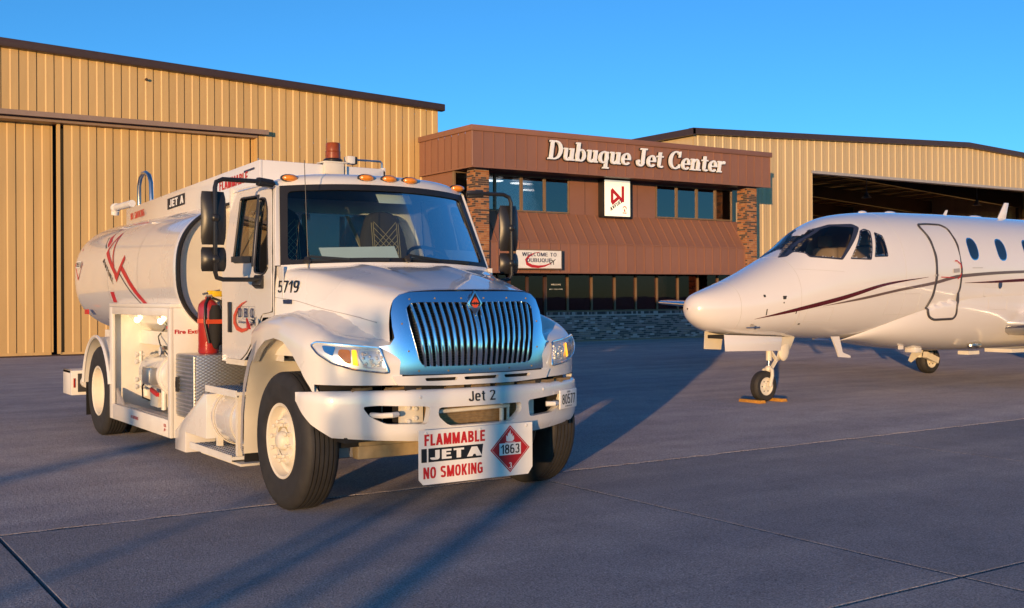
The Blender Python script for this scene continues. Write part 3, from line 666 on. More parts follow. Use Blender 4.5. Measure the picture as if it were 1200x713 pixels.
# ---- signs on the office
sg = thing('building_sign', 'white raised Dubuque Jet Center letters across the brown fascia', 'sign', (20.94, FV, 6.04))
def slab_font():
    """slab-serif capitals and small letters, drawn as solid strokes; x-height 0.66, cap height 1"""
    G = {}
    def ring(cx, cy, rx, ry, wx, wy, a0=0, a1=360, n=26):
        o = []; i_ = []
        for k in range(n+1):
            a = R(a0+(a1-a0)*k/n); o.append((cx+rx*math.cos(a), cy+ry*math.sin(a))); i_.append((cx+(rx-wx)*math.cos(a), cy+(ry-wy)*math.sin(a)))
        return [[o[k], o[k+1], i_[k+1], i_[k]] for k in range(n)]
    B = lambda x0, y0, x1, y1: [[(x0, y0), (x1, y0), (x1, y1), (x0, y1)]]
    S, T = .17, .085
    G['D'] = (.80, B(.08,0,.08+S,1)+B(0,0,.34,T)+B(0,1-T,.34,1)+ring(.32,.5,.45,.5,S,T,-90,90))
    G['u'] = (.68, B(.08,.2,.08+S,.66)+B(0,.66-T,.2,.66)+ring(.29,.22,.21,.23,S-.02,.1,180,350)+B(.43,0,.43+S,.66)+B(.36,.66-T,.5,.66)+B(.5,0,.68,T))
    G['b'] = (.66, B(.07,0,.07+S,1)+B(0,1-T,.2,1)+ring(.33,.33,.29,.34,S-.01,.09,0,360))
    G['q'] = (.66, B(.41,-.28,.41+S,.64)+B(.32,-.28,.68,-.28+T)+ring(.31,.33,.29,.34,S-.01,.09,0,360))
    G['e'] = (.60, ring(.31,.33,.29,.34,S-.01,.09,0,322)+B(.13,.28,.58,.28+T-.01))
    G['J'] = (.62, B(.33,.22,.33+S,1)+B(.2,1-T,.62,1)+ring(.26,.22,.24,.24,S-.01,.1,180,360)+ring(.1,.26,.1,.1,.1,.1,0,360,12))
    G['t'] = (.46, B(.12,.16,.12+S,.86)+B(0,.66-T,.42,.66)+ring(.31,.19,.19,.2,S-.04,.09,180,320))
    G['C'] = (.80, ring(.42,.5,.42,.52,S+.01,.09,48,312)+B(.64,.66,.72,1.0)+B(.66,.05,.73,.28))
    G['n'] = (.72, B(.07,0,.07+S,.66)+B(0,.66-T,.2,.66)+B(0,0,.31,T)+ring(.36,.42,.23,.25,S-.03,.1,0,165)+B(.43,0,.43+S,.44)+B(.36,0,.70,T))
    G['r'] = (.50, B(.07,0,.07+S,.66)+B(0,.66-T,.2,.66)+B(0,0,.33,T)+ring(.37,.44,.2,.23,S-.05,.1,60,170)+ring(.42,.57,.085,.09,.085,.09,0,360,12))
    return G
G = slab_font(); word = 'Dubuque Jet Center'; adv = 0
lay = []
for ch in word:
    if ch == ' ': adv += .34; continue
    lay.append((ch, adv)); adv += G[ch][0]+.035
SX, SY = 7.85/adv, .62
for ch, ax in lay:
    mb = MB()
    for i, q in enumerate(G[ch][1]):
        d = .0006*(i % 40)
        pts = [((a+ax)*SX+.16*b*SY, -.16-d, b*SY) for a, b in q]
        mb.prism(pts, (0, .07+d, 0))
    lt = obj('letter', mb, 'letter', sg, smooth=0)
    mb = MB()
    for i, q in enumerate(G[ch][1]):
        cx = sum(a for a, b in q)/len(q); cy = sum(b for a, b in q)/len(q)
        mb.prism([((a+ax)*SX+.16*b*SY+(.012 if a > cx else -.012), -.088+.0005*(i % 40), b*SY+(.012 if b > cy else -.012)) for a, b in q], (0, .055, 0))
    obj('return', mb, 'vinyl_black', lt, smooth=0)

lb = thing('lightbox_sign', 'lit white panel sign with red angular mark on the upper office wall', 'sign', (24.07, 30.3, 4.38))
obj('cabinet', MB().box((-.05, -.02, -.05), (1.19, .28, 1.29)), 'black', lb, bevel=.01)
obj('face', MB().box((0, -.035, 0), (1.13, -.021, 1.25)), 'lit_sign', lb)
pf = frame((0, -.037, 0), (1,0,0), (0,0,1))
mb = MB(); avfuel_mark(mb, .28, .36, .56, .70, pf, t=.21); obj('emblem', mb, 'vinyl_red', lb)
c_, s_ = math.cos(R(32)), math.sin(R(32))
mb = MB(); put_gothic(mb, 'AVFUEL', frame((.26, -.037, .17), (c_,0,s_), (-s_,0,c_)), .62, .125, t=.2, shear=.2, zig=.0006); obj('lettering', mb, 'vinyl_black', lb)
mb = MB(); crescent(mb, (.88, .27), .08, -30, 210, .035, pf); flat(mb, [(.79,.11),(.97,.11),(.97,.14),(.79,.14)], pf); flat(mb, [(.84,.17),(.92,.17),(.88,.30)], pf); obj('crest', mb, 'vinyl_orange', lb)

ws = thing('welcome_sign', 'small white welcome box sign with red swoosh on the brown awning', 'sign', (19.86, 29.55, 2.50))
obj('cabinet', MB().box((-.02, 0, -.02), (1.83, .28, .62)), 'frame_gold', ws)
obj('face', MB().box((.015, -.012, .015), (1.795, -.001, .585)), 'vinyl_white', ws)
wf = frame((0, -.014, 0), (1,0,0), (0,0,1))
mb = MB()
pts = [(.95,.54),(.72,.50),(.50,.40),(.40,.28),(.44,.15),(.62,.08),(.88,.06),(1.12,.09),(1.36,.17)]; tp = [.01,.03,.07,.10,.11,.10,.085,.06,.03]
stroke(mb, pts, .1, frame((0, -.0135, 0), (1,0,0), (0,0,1)), 0, tp); obj('swoosh', mb, 'vinyl_red', ws)
mb = MB(); put_gothic(mb, 'WELCOME TO', wf, 1.36, .12, .24, .40, t=.15, zig=.0006); put_gothic(mb, 'DUBUQUE', wf, .98, .125, .42, .21, t=.15, zig=.0006); obj('lettering', mb, 'vinyl_navy', ws)
mb = MB(); plane_mark(mb, (1.46, .24), .13, 35, frame((0, -.016, 0), (1,0,0), (0,0,1))); obj('aeroplane_mark', mb, 'vinyl_black', ws)

# ================================================================== RIGHT HANGAR
X0, XO, XP, X1 = 30.6, 37.5, 59.4, 66.2; ZO = 6.85; BV = 64
def rake2(u): return 8.12+0.040*(u-30.6) if u < 48.4 else 8.12+0.040*17.8-0.040*(u-48.4)
h2 = thing('hangar_building', 'tan ribbed metal hangar standing open and dark inside, behind the white jet', 'hangar', (X0, HV, 0))
o2 = (X0, HV, 0)
for k in range(78):
    u = X0+.455*k
    if u+.455 > X1: break
    z0 = .03 if (u+.2 < XO or u+.2 > XP) else ZO+.12
    link('wall_panel', rib_panel(round(rake2(u+.23)-.05-z0, 2), soft=True).mesh('wall_panel', 'tan_light', smooth=20), h2, (u-X0, 0, z0))
tr = MB()
for a, b in ((X0-.25, 48.4), (48.4, X1+.25)):
    tr.prism([(a, HV-.25, rake2(a)-.12), (b, HV-.25, rake2(b)-.12), (b, HV-.25, rake2(b)+.12), (a, HV-.25, rake2(a)+.12)], (0, .27, 0))
tr.box((X0-.30, HV-.25, rake2(X0)-.17), (X0-.12, BV, rake2(X0)+.09))
obj('roof_trim', tr, 'roof_trim', h2, org=o2)
rf = MB()
for a, b in ((X0-.2, 48.4), (48.4, X1+.2)): rf.prism([(a, HV, rake2(a)+.02), (b, HV, rake2(b)+.02), (b, HV, rake2(b)+.08), (a, HV, rake2(a)+.08)], (0, BV-HV, 0))
obj('roof', rf, 'roof_trim', h2, org=o2)
bd = MB().box((X0, HV+.06, 0), (X0+.1, BV, rake2(X0)+.04)).box((X1-.1, HV+.06, 0), (X1, BV, rake2(X1)+.04)).prism([(X0+.1, BV-.1, 0), (X1-.1, BV-.1, 0), (X1-.1, BV-.1, rake2(X1)+.05), (48.4, BV-.1, rake2(48.4)+.05), (X0+.1, BV-.1, rake2(X0)+.05)], (0, .1, 0))
obj('side_wall', bd, 'tan_light', h2, org=o2)
obj('door_header', MB().box((XO-.05, HV-.06, ZO), (XP+.05, HV+.3, ZO+.12)), 'vinyl_grey', h2, org=o2)
obj('door_jamb', MB().box((XO-.08, HV-.02, 0), (XO, HV+.3, ZO)).box((XP, HV-.02, 0), (XP+.08, HV+.3, ZO)), 'tan_light', h2, org=o2)
for k in range(5):
    v = HV+1.2+k*6.6
    bm_ = MB()
    for a, b in ((X0+.3, 48.4), (48.4, X1-.3)): bm_.prism([(a, v, rake2(a)-1.15 if a < 48 else rake2(a)-.75), (b, v, rake2(b)-.75 if b < 49 else rake2(b)-1.15), (b, v, rake2(b)-.2), (a, v, rake2(a)-.2)], (0, .22, 0))
    bm_.box((X0+.3, v, 0), (X0+.7, v+.22, 7.0)).box((X1-.7, v, 0), (X1-.3, v+.22, 7.0))
    obj('roof_beam', bm_, 'roof_trim', h2, org=o2)
pur = MB()
for k in range(20):
    u = X0+1+k*1.8
    if u < X1-.5: pur.box((u, HV+.5, rake2(u)-.2), (u+.12, BV-.2, rake2(u)-.03))
obj('purlin', pur, 'tan', h2, org=o2)
for (u, v, w_) in ((50.1, 40.0, 'left one, above the jet cockpit'), (60.2, 40.0, 'right one, above the jet cabin windows')):
    lp = thing('hangar_lamp', 'grey bell lamp under the dark hangar roof, '+w_, 'lamp', (u, v, 6.9), 'lamps hanging in the open hangar')
    obj('shade', MB().lathe([(.05,.32),(.09,.3),(.12,.18),(.28,.0),(.27,.0),(.1,.17)], (0,0,0), (0,0,1), 16), 'vinyl_grey', lp)
    obj('stem', MB().cyl((0,0,.3), (0,0,rake2(u)-6.95), .02), 'vinyl_grey', lp)

# ================================================================== BEHIND THE CAMERA: fence posts and a far wood (they cast the streaks of shade and show in the glass)
sn = (-SUN_AZ[1], SUN_AZ[0])
posts = []
for (px, py, dist, w, h) in ((1.88,5.72,20,.10,2.5), (1.62,5.75,22,.08,2.6), (1.05,6.6,26,.07,2.6), (2.75,5.4,20,.10,2.5), (3.45,5.9,22,.06,2.3), (2.35,5.6,24,.07,2.5), (.4,9.6,40,.22,3.0)):
    posts.append((px-SUN_AZ[0]*dist, py-SUN_AZ[1]*dist, w, h))
for i, (x, y, w, h) in enumerate(posts):
    mb = MB().box((-w/2, -w/2, 0), (w/2, w/2, h)).box((-w/2-.02, -w/2-.02, h), (w/2+.02, w/2+.02, h+.05))
    o = obj('fence_post', mb, 'galv', loc=(x, y, 0), bevel=.01); tag(o, 'grey square post behind the viewer, '+('fourth', 'third', 'second', 'sixth', 'last', 'fifth', 'first')[i]+' of the row counted from the hangar side', 'post', 'posts behind the viewer')
rt = random.Random(5); wood = MB()
for k in range(150):
    a = R(-160+k*0.95+rt.uniform(-.6, .6)); d = rt.uniform(230, 300)
    a2 = a; x, y = d*math.sin(a2)*1.0, -abs(d*math.cos(a2)) if True else 0
    h = rt.uniform(1.6, 4.6); r = rt.uniform(3, 7)
    n = 9; rows = []
    for i in range(6):
        t = i/5; rows.append([(x+math.cos(2*math.pi*j/n)*r*math.sin(math.pi*(.25+.75*t))*rt.uniform(.75,1.2), y+math.sin(2*math.pi*j/n)*r*math.sin(math.pi*(.25+.75*t))*rt.uniform(.75,1.2), h*t*rt.uniform(.92,1.08)) for j in range(n)])
    wood.grid(rows, closed=True)
obj('far_wood', wood, 'leaf_far', kind='stuff', smooth=0)
# ================================================================== FUEL TRUCK   (local axes: x to the driver's side, y backwards from the bumper, z up)
TX, TY = 4.445, 7.05
truck = thing('fuel_truck', 'big white jet fuel tanker truck with chrome grille, parked in front of the office', 'tanker truck', (TX, TY, 0))
def T(name, mb, m, parent=None, **k): return obj(name, mb, m, parent or truck, **k)
def mir(poly, s): return [(a*s, b) for a, b in poly]

# ---- bumper
def curve_s(pts):
    """plan curve through pts (x, y), addressed by arc length from the first point"""
    tab = [(0.0, *pts[0])]
    for p, q in zip(pts[:-1], pts[1:]): tab.append((tab[-1][0]+math.hypot(q[0]-p[0], q[1]-p[1]), *q))
    f = lambda s: catmull(tab, s)
    def inv(x):
        best = min(range(401), key=lambda i: abs(f(tab[-1][0]*i/400)[0]-x)); return tab[-1][0]*best/400
    return f, inv, tab[-1][0]
bf, binv, BL = curve_s([(0,0),(.3,.02),(.6,.095),(.85,.2),(1.02,.295),(1.13,.375),(1.2,.455),(1.235,.54),(1.245,.62)])
def bump_surf(s, t):
    x, y = bf(abs(s)); x2, y2 = bf(min(BL, abs(s)+.01)); dx, dy = x2-x, y2-y; n = math.hypot(dx, dy) or 1; nx, ny = -dy/n, dx/n   # inward normal
    z = t; d = .45*(t-.79)**2
    if t > .902:
        a = min((t-.902)/.06, 1.7); d = .006+.038*(1-math.cos(a)); z = .902+.036*math.sin(min(a, 1.57))
    if t < .63:
        d += 1.4*(.63-t)**1.5
    return Vector((math.copysign(1, s)*(x+nx*d), y+ny*d, z))
bx = lambda x: math.copysign(binv(abs(x)), x)
bo = [(-BL,.94),(-1.1,.99),(-.6,.99),(0,.99),(.6,.99),(1.1,.99),(BL,.94),(BL,.86),(bx(1.2),.70),(bx(1.09),.60),(bx(.8),.575),(bx(.4),.555),(0,.55),(bx(-.4),.555),(bx(-.8),.575),(bx(-1.09),.60),(bx(-1.2),.70),(-BL,.86)]
side_o = [(.43,.815),(.79,.832),(.90,.825),(.85,.75),(.74,.695),(.45,.685)]
holes = [rounded([(bx(s*a), b) for a, b in side_o], .03) for s in (-1, 1)]
holes.append(rounded([(bx(-.375),.805),(bx(.36),.805),(bx(.36),.74),(bx(.27),.665),(bx(-.29),.665),(bx(-.375),.74)], .045))
bumper = T('bumper', patch(MB(), bo, holes, bump_surf, .022), 'white', solid=.03, smooth=50)
rim = MB()
for h in holes:
    rim.grid([[bump_surf(a, b)+Vector((0,.002,0)) for a, b in h+h[:1]], [bump_surf(a, b)+Vector((0,.07,0)) for a, b in h+h[:1]]])
obj('opening_rim', rim, 'white', bumper)
bolts = MB()
for x in (-.5, .62): p = bump_surf(bx(x), .885); bolts.ball(p, .014, 8, sc=(1,.5,1))
obj('bolt', bolts, 'white', bumper, kind='stuff')
bp_place = lambda off: (lambda a, b: bump_surf(a, b)+Vector((0,-off,0)))
obj('lettering', put_gothic(MB(), 'Jet 2', bp_place(.004), .235, .082, -.13, .838, t=.15), 'vinyl_black', bumper)
pl = T('license_plate', MB().box((-.155,-.006,-.076), (.155,.006,.076)), 'vinyl_white', bevel=.004)
pl.location = bump_surf(bx(.945), .785)+Vector((0,-.03,0)); pl.rotation_euler = (0, 0, R(28))
pf = frame((-.155,-.0075,-.076), (1,0,0), (0,0,1))
obj('number', put_gothic(MB(), '80577', pf, .24, .08, .034, .036, t=.14), 'vinyl_black', pl); obj('lettering', put_text(MB(), 'IOWA', pf, .06, .016, .125, .125, bold=.01), 'vinyl_black', pl); obj('lettering', put_text(MB(), 'DUBUQUE', pf, .12, .012, .09, .012, bold=.01), 'vinyl_black', pl)
# bumper innards
T('radiator_grille', MB().box((-.40,.17,.64), (.40,.20,.84)), 'brass')
rb = MB()
for k in range(9): rb.box((-.38,.16,.655+.02*k), (.38,.172,.661+.02*k))
T('cooler_fin', rb, 'brass', kind='stuff')
T('cooler_pipe', MB().cyl((-.34,.12,.765), (.30,.12,.775), .016).cyl((.24,.13,.66), (.24,.13,.84), .018).cyl((.30,.13,.66), (.30,.13,.84), .012), 'cream')
for s in (-1, 1):
    q = MB().box((s*.50-.10, .20, .68), (s*.50+.09, .23, .83)); T('bumper_bracket', q, 'cream')
    q = MB()
    for a, b in ((.02,.70),(.02,.80),(.08,.72),(.08,.79)): q.cyl((s*.56+s*-a, .182, b), (s*.56+s*-a, .20, b), .016, n=8)
    T('bracket_bolt', q, 'white_flat', kind='stuff')
    T('tow_hook', MB().tube([(s*.82,.24,.76),(s*.78,.15,.76),(s*.72,.10,.765),(s*.66,.13,.765)], .02), 'white_flat')
T('dark_backing', MB().box((-1.1,.50,.50), (1.1,.54,1.30)).box((-.62,.26,.60), (.62,.29,1.6)).box((-1.0,.30,.56),(1.0,.50,.60)), 'dark')
blocker = MB().box((-.6,.5,.62), (.6,2.8,1.45)); T('light_blocker', blocker, 'dark')  # added dark box, blocks light under the hood and cab
pp = MB()
for k in range(9):
    x = -.95+.22*k; yy = .06+.25*x*x; pp.bar((x,yy,.938), (x+.17,yy+.02,.948), .02, .02); pp.box((x+.03,yy+.0,.925), (x+.09,yy+.05,.955))
T('front_pipework', pp, 'brass', kind='stuff')

# ---- grille surround, bars, emblem
def front_surf(x, z): return Vector((x, .05+.17*x*x+.9*max(0, abs(x)-.50)**2+.34*(z-1.05)**2, z))
so = [(.0,1.678),(.3,1.675),(.5,1.662),(.59,1.635),(.64,1.59),(.665,1.50),(.668,1.40),(.66,1.32),(.69,1.268),(.79,1.25),(.715,1.052),(.35,1.046),(0,1.044)]
so = so+[(-a, b) for a, b in so[-2:0:-1]]
go = [(.065,1.575),(.45,1.578),(.52,1.57),(.558,1.535),(.548,1.40),(.50,1.16),(.475,1.118),(.43,1.105),(0,1.10)]
gh = [(0,1.475)]+go+[(-a, b) for a, b in go[-2::-1]]
gh = rounded(gh, .012, 2)
sur = T('grille_surround', patch(MB(), so, [gh], front_surf, .02), 'surround', solid=.03, smooth=50)
lip = MB(); ring_ = gh+gh[:1]
lip.grid([[front_surf(a, b)+Vector((0,-.008,0)) for a, b in ring_], [front_surf(a, b)+Vector((0,.075,0)) for a, b in ring_]])
obj('inner_lip', lip, 'chrome', sur)
rv = MB()
for x, z in [(s*a, b) for s in (-1, 1) for a, b in ((.1,1.605),(.32,1.605),(.52,1.60),(.6,1.42),(.57,1.22),(.5,1.075),(.27,1.07),(.09,1.07))]: rv.ball(front_surf(x, z), .008, 6)
obj('rivet', rv, 'brass', sur, kind='stuff')
T('grille_mesh', patch(MB(), gh, [], lambda x, z: front_surf(x, z)+Vector((0,.085,0)), .05), 'dark')
lou = MB()
for k in range(22):
    z = 1.12+.02*k; lou.bar((-.46-.1*(z-1.12)*2*.5,.055+.05+.22*(z-1.1)+.02,z), (.46+.1*(z-1.12),.055+.05+.22*(z-1.1)+.02,z), .004, .006)
T('grille_louvre', lou, 'grey_dk', kind='stuff')
def bar_top(u):
    a = abs(u)*.55
    return 1.572 if a > .075 else 1.475+.1*max(0, a)/.075
for i in [-.19,.19]+[s*(k+1) for k in range(9) for s in (-1, 1)]:
    u = i/9.6; zt = bar_top(u); xb, xt = u*.478, u*(.478+(.55-.478)*(zt-1.10)/.47)
    gb = MB(); pts = []
    for k in range(6):
        t = k/5; x = xb+(xt-xb)*t; z = 1.103+(zt-1.103)*t; p = front_surf(x, z); pts.append(p+Vector((0,.012-.028*math.sin(math.pi*min(1,max(0,t))),0)))
    gb.tube(pts, .0140 if abs(i) > .5 else .010, 8); gb.v = [(x, y, z) for x, y, z in gb.v]
    obj('grille_bar', gb, 'chrome', truck)
em = T('diamond_emblem', MB().prism([(0,.12,1.665),(.068,.12,1.565),(0,.11,1.465),(-.068,.12,1.565)], (0,.03,0)), 'chrome', bevel=.006)
ef = lambda off: (lambda a, b: Vector((a, .12-.0005-off, 1.565+b)))
obj('badge_field', flat(MB(), [(0,.078),(.05,0),(0,-.078),(-.05,0)], ef(.002)), 'vinyl_black', em)
mb = MB(); [flat(mb, [(sx*.004,sz*.050),(sx*.033,sz*.006),(sx*.014,sz*.006),(sx*.004,sz*.024)], ef(.003)) for sx in (-1,1) for sz in (-1,1)]; flat(mb, [(-.012,.018),(.0,.036),(.012,.018),(0,.004)], ef(.0035)); flat(mb, [(-.012,-.018),(0,-.004),(.012,-.018),(.0,-.036)], ef(.0035))
obj('badge_mark', mb, 'vinyl_orange', em)
# lower lip below the grille
vs_ = lambda x, z: Vector((x, .035+.2*x*x, z))
vo = [(-.70,1.04),(.70,1.04),(.66,.975),(.3,.962),(-.3,.962),(-.66,.975)]
vh = [rounded([(a,1.022),(b,1.022),(b-.01,.998),(a+.01,.998)], .01, 2) for a, b in ((-.46,-.20),(-.15,.16),(.21,.48))]
T('lower_grille_lip', patch(MB(), vo, vh, vs_, .016), 'white', solid=.03)
T('slot_backing', MB().box((-.6,.12,.93), (.6,.14,1.05)), 'dark')

# ---- hood
HT = [
 (.16, [(0,1.672),(.3,1.668),(.5,1.656),(.585,1.632),(.635,1.59),(.66,1.50),(.665,1.40),(.66,1.30),(.66,1.15)]),
 (.30, [(0,1.705),(.3,1.70),(.53,1.68),(.62,1.655),(.67,1.61),(.69,1.52),(.70,1.41),(.70,1.30),(.70,1.15)]),
 (.60, [(0,1.772),(.3,1.765),(.57,1.735),(.68,1.71),(.73,1.665),(.755,1.58),(.775,1.46),(.79,1.32),(.80,1.15)]),
 (1.00,[(0,1.845),(.32,1.838),(.64,1.80),(.76,1.775),(.82,1.725),(.85,1.64),(.875,1.52),(.89,1.38),(.9,1.15)]),
 (1.30,[(0,1.885),(.35,1.88),(.70,1.855),(.84,1.84),(.915,1.80),(.955,1.72),(.975,1.58),(.985,1.40),(.99,1.15)]),
 (1.56,[(0,1.905),(.35,1.90),(.74,1.888),(.89,1.872),(.975,1.845),(1.012,1.77),(1.026,1.60),(1.03,1.40),(1.03,1.15)])]
def hood_pt(y, u):
    """u 0 = centre line .. 8 = lower edge"""
    tab = [(h[0], *[c for p in h[1] for c in p]) for h in HT]; r = catmull(tab, y)
    t2 = [(k, r[2*k], r[2*k+1]) for k in range(9)]; x, z = catmull(t2, u)
    z += .018*math.exp(-((x-.36)/.05)**2)*max(0, min(1, (y-.25)*2))*(1 if u < 3 else 0)
    return x, z
rows = []
for i in range(41):
    y = .16+1.40*i/40; row = []
    for s in (-1, 1):
        us = [8*k/36 for k in range(37)]
        half = [(hood_pt(y, u), u) for u in us]
        pts = [(s*x, y+.20*(x*x if y < .3 else x*x*max(0, 1-(y-.3)/.5)) if u <= 8 else y, z) for (x, z), u in half]
        row += pts[::-1] if s < 0 else pts[1:]
    rows.append(row)
hood = T('hood', MB().grid(rows), 'white', smooth=60)
T('hood_seam', MB().tube([(-hood_pt(y, 5.9)[0]-.001, y, hood_pt(y, 5.9)[1]) for y in [.35+.1*k for k in range(13)]], .0025, 6), 'vinyl_grey')

# ---- fenders, headlights, arches
ff, _fi, FL = curve_s([(.62,.13),(.8,.19),(.95,.265),(1.07,.35),(1.16,.45),(1.21,.58),(1.228,.8),(1.23,1.0),(1.228,1.3),(1.205,1.6),(1.15,1.85),(1.06,2.02)])
def finv(x): return min((abs(ff(.9*i/300)[0]-x), .9*i/300) for i in range(301))[1]
FS = [(0,1.295),(.25,1.315),(.5,1.34),(.7,1.385),(1.0,1.465),(1.25,1.50),(1.5,1.49),(1.8,1.45),(2.05,1.40)]
def fend_surf(s, t, sg=1):
    x, y = ff(s); x2, y2 = ff(min(FL, s+.01)); x1, y1 = ff(max(0, s-.01)); dx, dy = x2-x1, y2-y1; n = math.hypot(dx, dy); nx, ny = -dy/n, dx/n
    zc = catmull(FS, s)[0]; r = .16; b = zc-r; z = t; d = .10*max(0, t-1.0)**2 + .18*max(0, 1.08-t)**2
    if t > b:
        d0 = .10*max(0, b-1.0)**2; a = (t-b)/r
        if a < 1.35: d = d0+r*1.1*(1-math.cos(a)); z = b+r*math.sin(a)
        else: d = d0+r*1.1*(1-math.cos(1.35))+(t-b-1.35*r); z = b+r*math.sin(1.35)+.16*(t-b-1.35*r)+.35*(t-b-1.35*r)**2
    return Vector((sg*(x+nx*d), y+ny*d, z))
def sy(y): return min((abs(ff(FL*i/300)[1]-y), FL*i/300) for i in range(301))[1]
arch = [(.46,.90),(.50,.97),(.60,1.09),(.75,1.21),(.92,1.285),(1.10,1.305),(1.28,1.28),(1.45,1.20),(1.58,1.10)]
def fend_outline():
    top = [(FL*k/16, catmull(FS, FL*k/16)[0]-.16+.16*1.34) for k in range(17)]
    low = [(sy(y), z) for y, z in arch[::-1]]
    return top[:14]+[(sy(1.74),1.62),(sy(1.78),1.44),(sy(1.72),1.36)]+low[0:]+[(sy(.46),.985),(sy(.3),.98),(0,.975)]
for sg in (-1, 1):
    fd = T('fender', patch(MB(), fend_outline(), [], lambda s, t: fend_surf(s, t, sg), (.026,.022)), 'white', smooth=55, solid=.0)
    ft_ = MB(); rows = []
    for k in range(41):
        s = (sy(1.76))*k/40; p = fend_surf(s, catmull(FS, s)[0]-.16+.16*1.33, sg); yh = max(p.y, .20); zt = p.z+.035
        us = [3+5*i/60 for i in range(61)]; u = min(us, key=lambda u: abs(hood_pt(min(yh, 1.56), u)[1]-zt)); hx, hz = hood_pt(min(yh, 1.56), u)
        yq = yh+(.20*hx*hx if yh < .3 else hx*hx*.2*max(0, 1-(yh-.3)/.5)) if yh < .8 else yh
        h_ = Vector((sg*(hx-.015), max(p.y, yq), hz)); row = []
        for i in range(9):
            t = i/8; q = p.lerp(h_, t); q.z += -.03*math.sin(math.pi*t)+.012*math.sin(math.pi*min(1, t*3)); row.append(q)
        rows.append(row)
    obj('fender_top', ft_.grid(rows), 'white', fd, smooth=70)
    lip = MB(); A = [(sy(y), z) for y, z in arch]
    lip.grid([[fend_surf(s, z, sg) for s, z in A], [fend_surf(s, z, sg)+Vector((-sg*.05,0,0)) for s, z in A]]); obj('arch_lip', lip, 'white_flat', fd)
    # headlight set into the fender corner
    ho = [(finv(.775),1.258),(finv(.92),1.272),(finv(1.07),1.288),(finv(1.165),1.298),(finv(1.185),1.275),(finv(1.15),1.21),(finv(1.07),1.14),(finv(.95),1.098),(finv(.82),1.078),(finv(.715),1.066)]
    ho = rounded(ho, .02, 2)
    hl = T('headlight', patch(MB(), ho, [], lambda s, t: fend_surf(s, t, sg), .016), 'bulb_chrome')
    for o_ in (hl,):
        me = o_.data
        for v in me.vertices: v.co = v.co+Vector((sg*.004, -.010, 0))
    def hp(x, z, d): p = fend_surf(finv(x), z, sg); return p+Vector((sg*.006, -.012-d, 0))
    cup = MB(); q = rounded([(.765,1.235),(.91,1.245),(.925,1.19),(.87,1.10),(.735,1.09)], .03, 3)
    cup.add([hp(x, z, .004) for x, z in q]+[hp(.83,1.165,-.03)], [(i, (i+1) % len(q), len(q)) for i in range(len(q))]); obj('reflector', cup, 'bulb_chrome', hl)
    facets = MB(); rr = random.Random(4)
    for k in range(26):
        x, z = .755+.14*rr.random(), 1.11+.115*rr.random(); facets.ball(hp(x, z, .0), .012, 6)
    obj('reflector_facet', facets, 'bulb_chrome', hl, kind='stuff')
    am = MB()
    q = rounded([(.975,1.24),(1.04,1.245),(1.045,1.20),(1.0,1.145),(.965,1.135)], .015, 2); am.add([hp(x, z, .014) for x, z in q], [tuple(range(len(q)))]); obj('side_reflector', am, 'amber', hl)
    q = rounded([(.935,1.238),(.965,1.241),(.958,1.13),(.922,1.12)], .008, 2); obj('turn_signal', MB().add([hp(x, z, .018) for x, z in q], [tuple(range(len(q)))]), 'turn_lit', hl)
    q = rounded([(1.06,1.262),(1.135,1.272),(1.12,1.225),(1.07,1.19)], .01, 2); obj('side_reflector', MB().add([hp(x, z, .004) for x, z in q], [tuple(range(len(q)))]), 'chrome', hl)
    obj('lens', patch(MB(), rounded([(a, b) for a, b in ho], .01, 2), [], lambda s, t: fend_surf(s, t, sg)+Vector((sg*.008,-.035,0)), .03), 'lens', hl)
    bz = MB().tube([fend_surf(a, b, sg)+Vector((sg*.01,-.02,0)) for a, b in ho], .008, 6, closed=True); obj('bezel', bz, 'chrome', hl)
    mk = MB().prism([(sg*1.20,1.63,1.36),(sg*1.20,1.70,1.44),(sg*1.19,1.735,1.45),(sg*1.19,1.72,1.37)], (sg*.016,0,0)); T('side_marker', mk, 'vinyl_red')
    # wheel-arch liner
    al = [(.47,.62),(.50,.97),(.62,1.11),(.78,1.24),(.95,1.31),(1.12,1.33),(1.32,1.29),(1.5,1.20),(1.64,1.06),(1.74,.88),(1.80,.66),(1.82,.33)]
    li = MB().grid([[(sg*1.205 if y < 1.7 else sg*1.20, y, z) for y, z in al[2:]], [(sg*.60, y, z) for y, z in al[2:]]]); ln = T('arch_liner', li, 'cream')
    li = MB().grid([[(sg*1.21, y, z) for y, z in al[6:]], [(sg*1.21, y+.045, z+.045) for y, z in al[6:]]]); obj('shaded_edge', li, 'vinyl_grey', ln)  # grey colour paints this edge of the liner as shaded
    T('inner_fender', MB().add([(sg*.60, y, z) for y, z in [(.47,.62)]+al[1:]]+[(sg*.60,1.0,.45)], [(i, i+1, 12) for i in range(11)]).box((sg*.60-.02, .7,1.0), (sg*.60+sg*.10, 1.5,1.10)).cyl((sg*.72,1.35,.7), (sg*.70,1.5,1.2), .035).cyl((sg*.75,1.0,.85), (sg*.75,1.0,1.25), .07), 'cream')
    T('splash_flap', MB().box((sg*1.18,1.845,.22), (sg*.62,1.86,.60)), 'black')

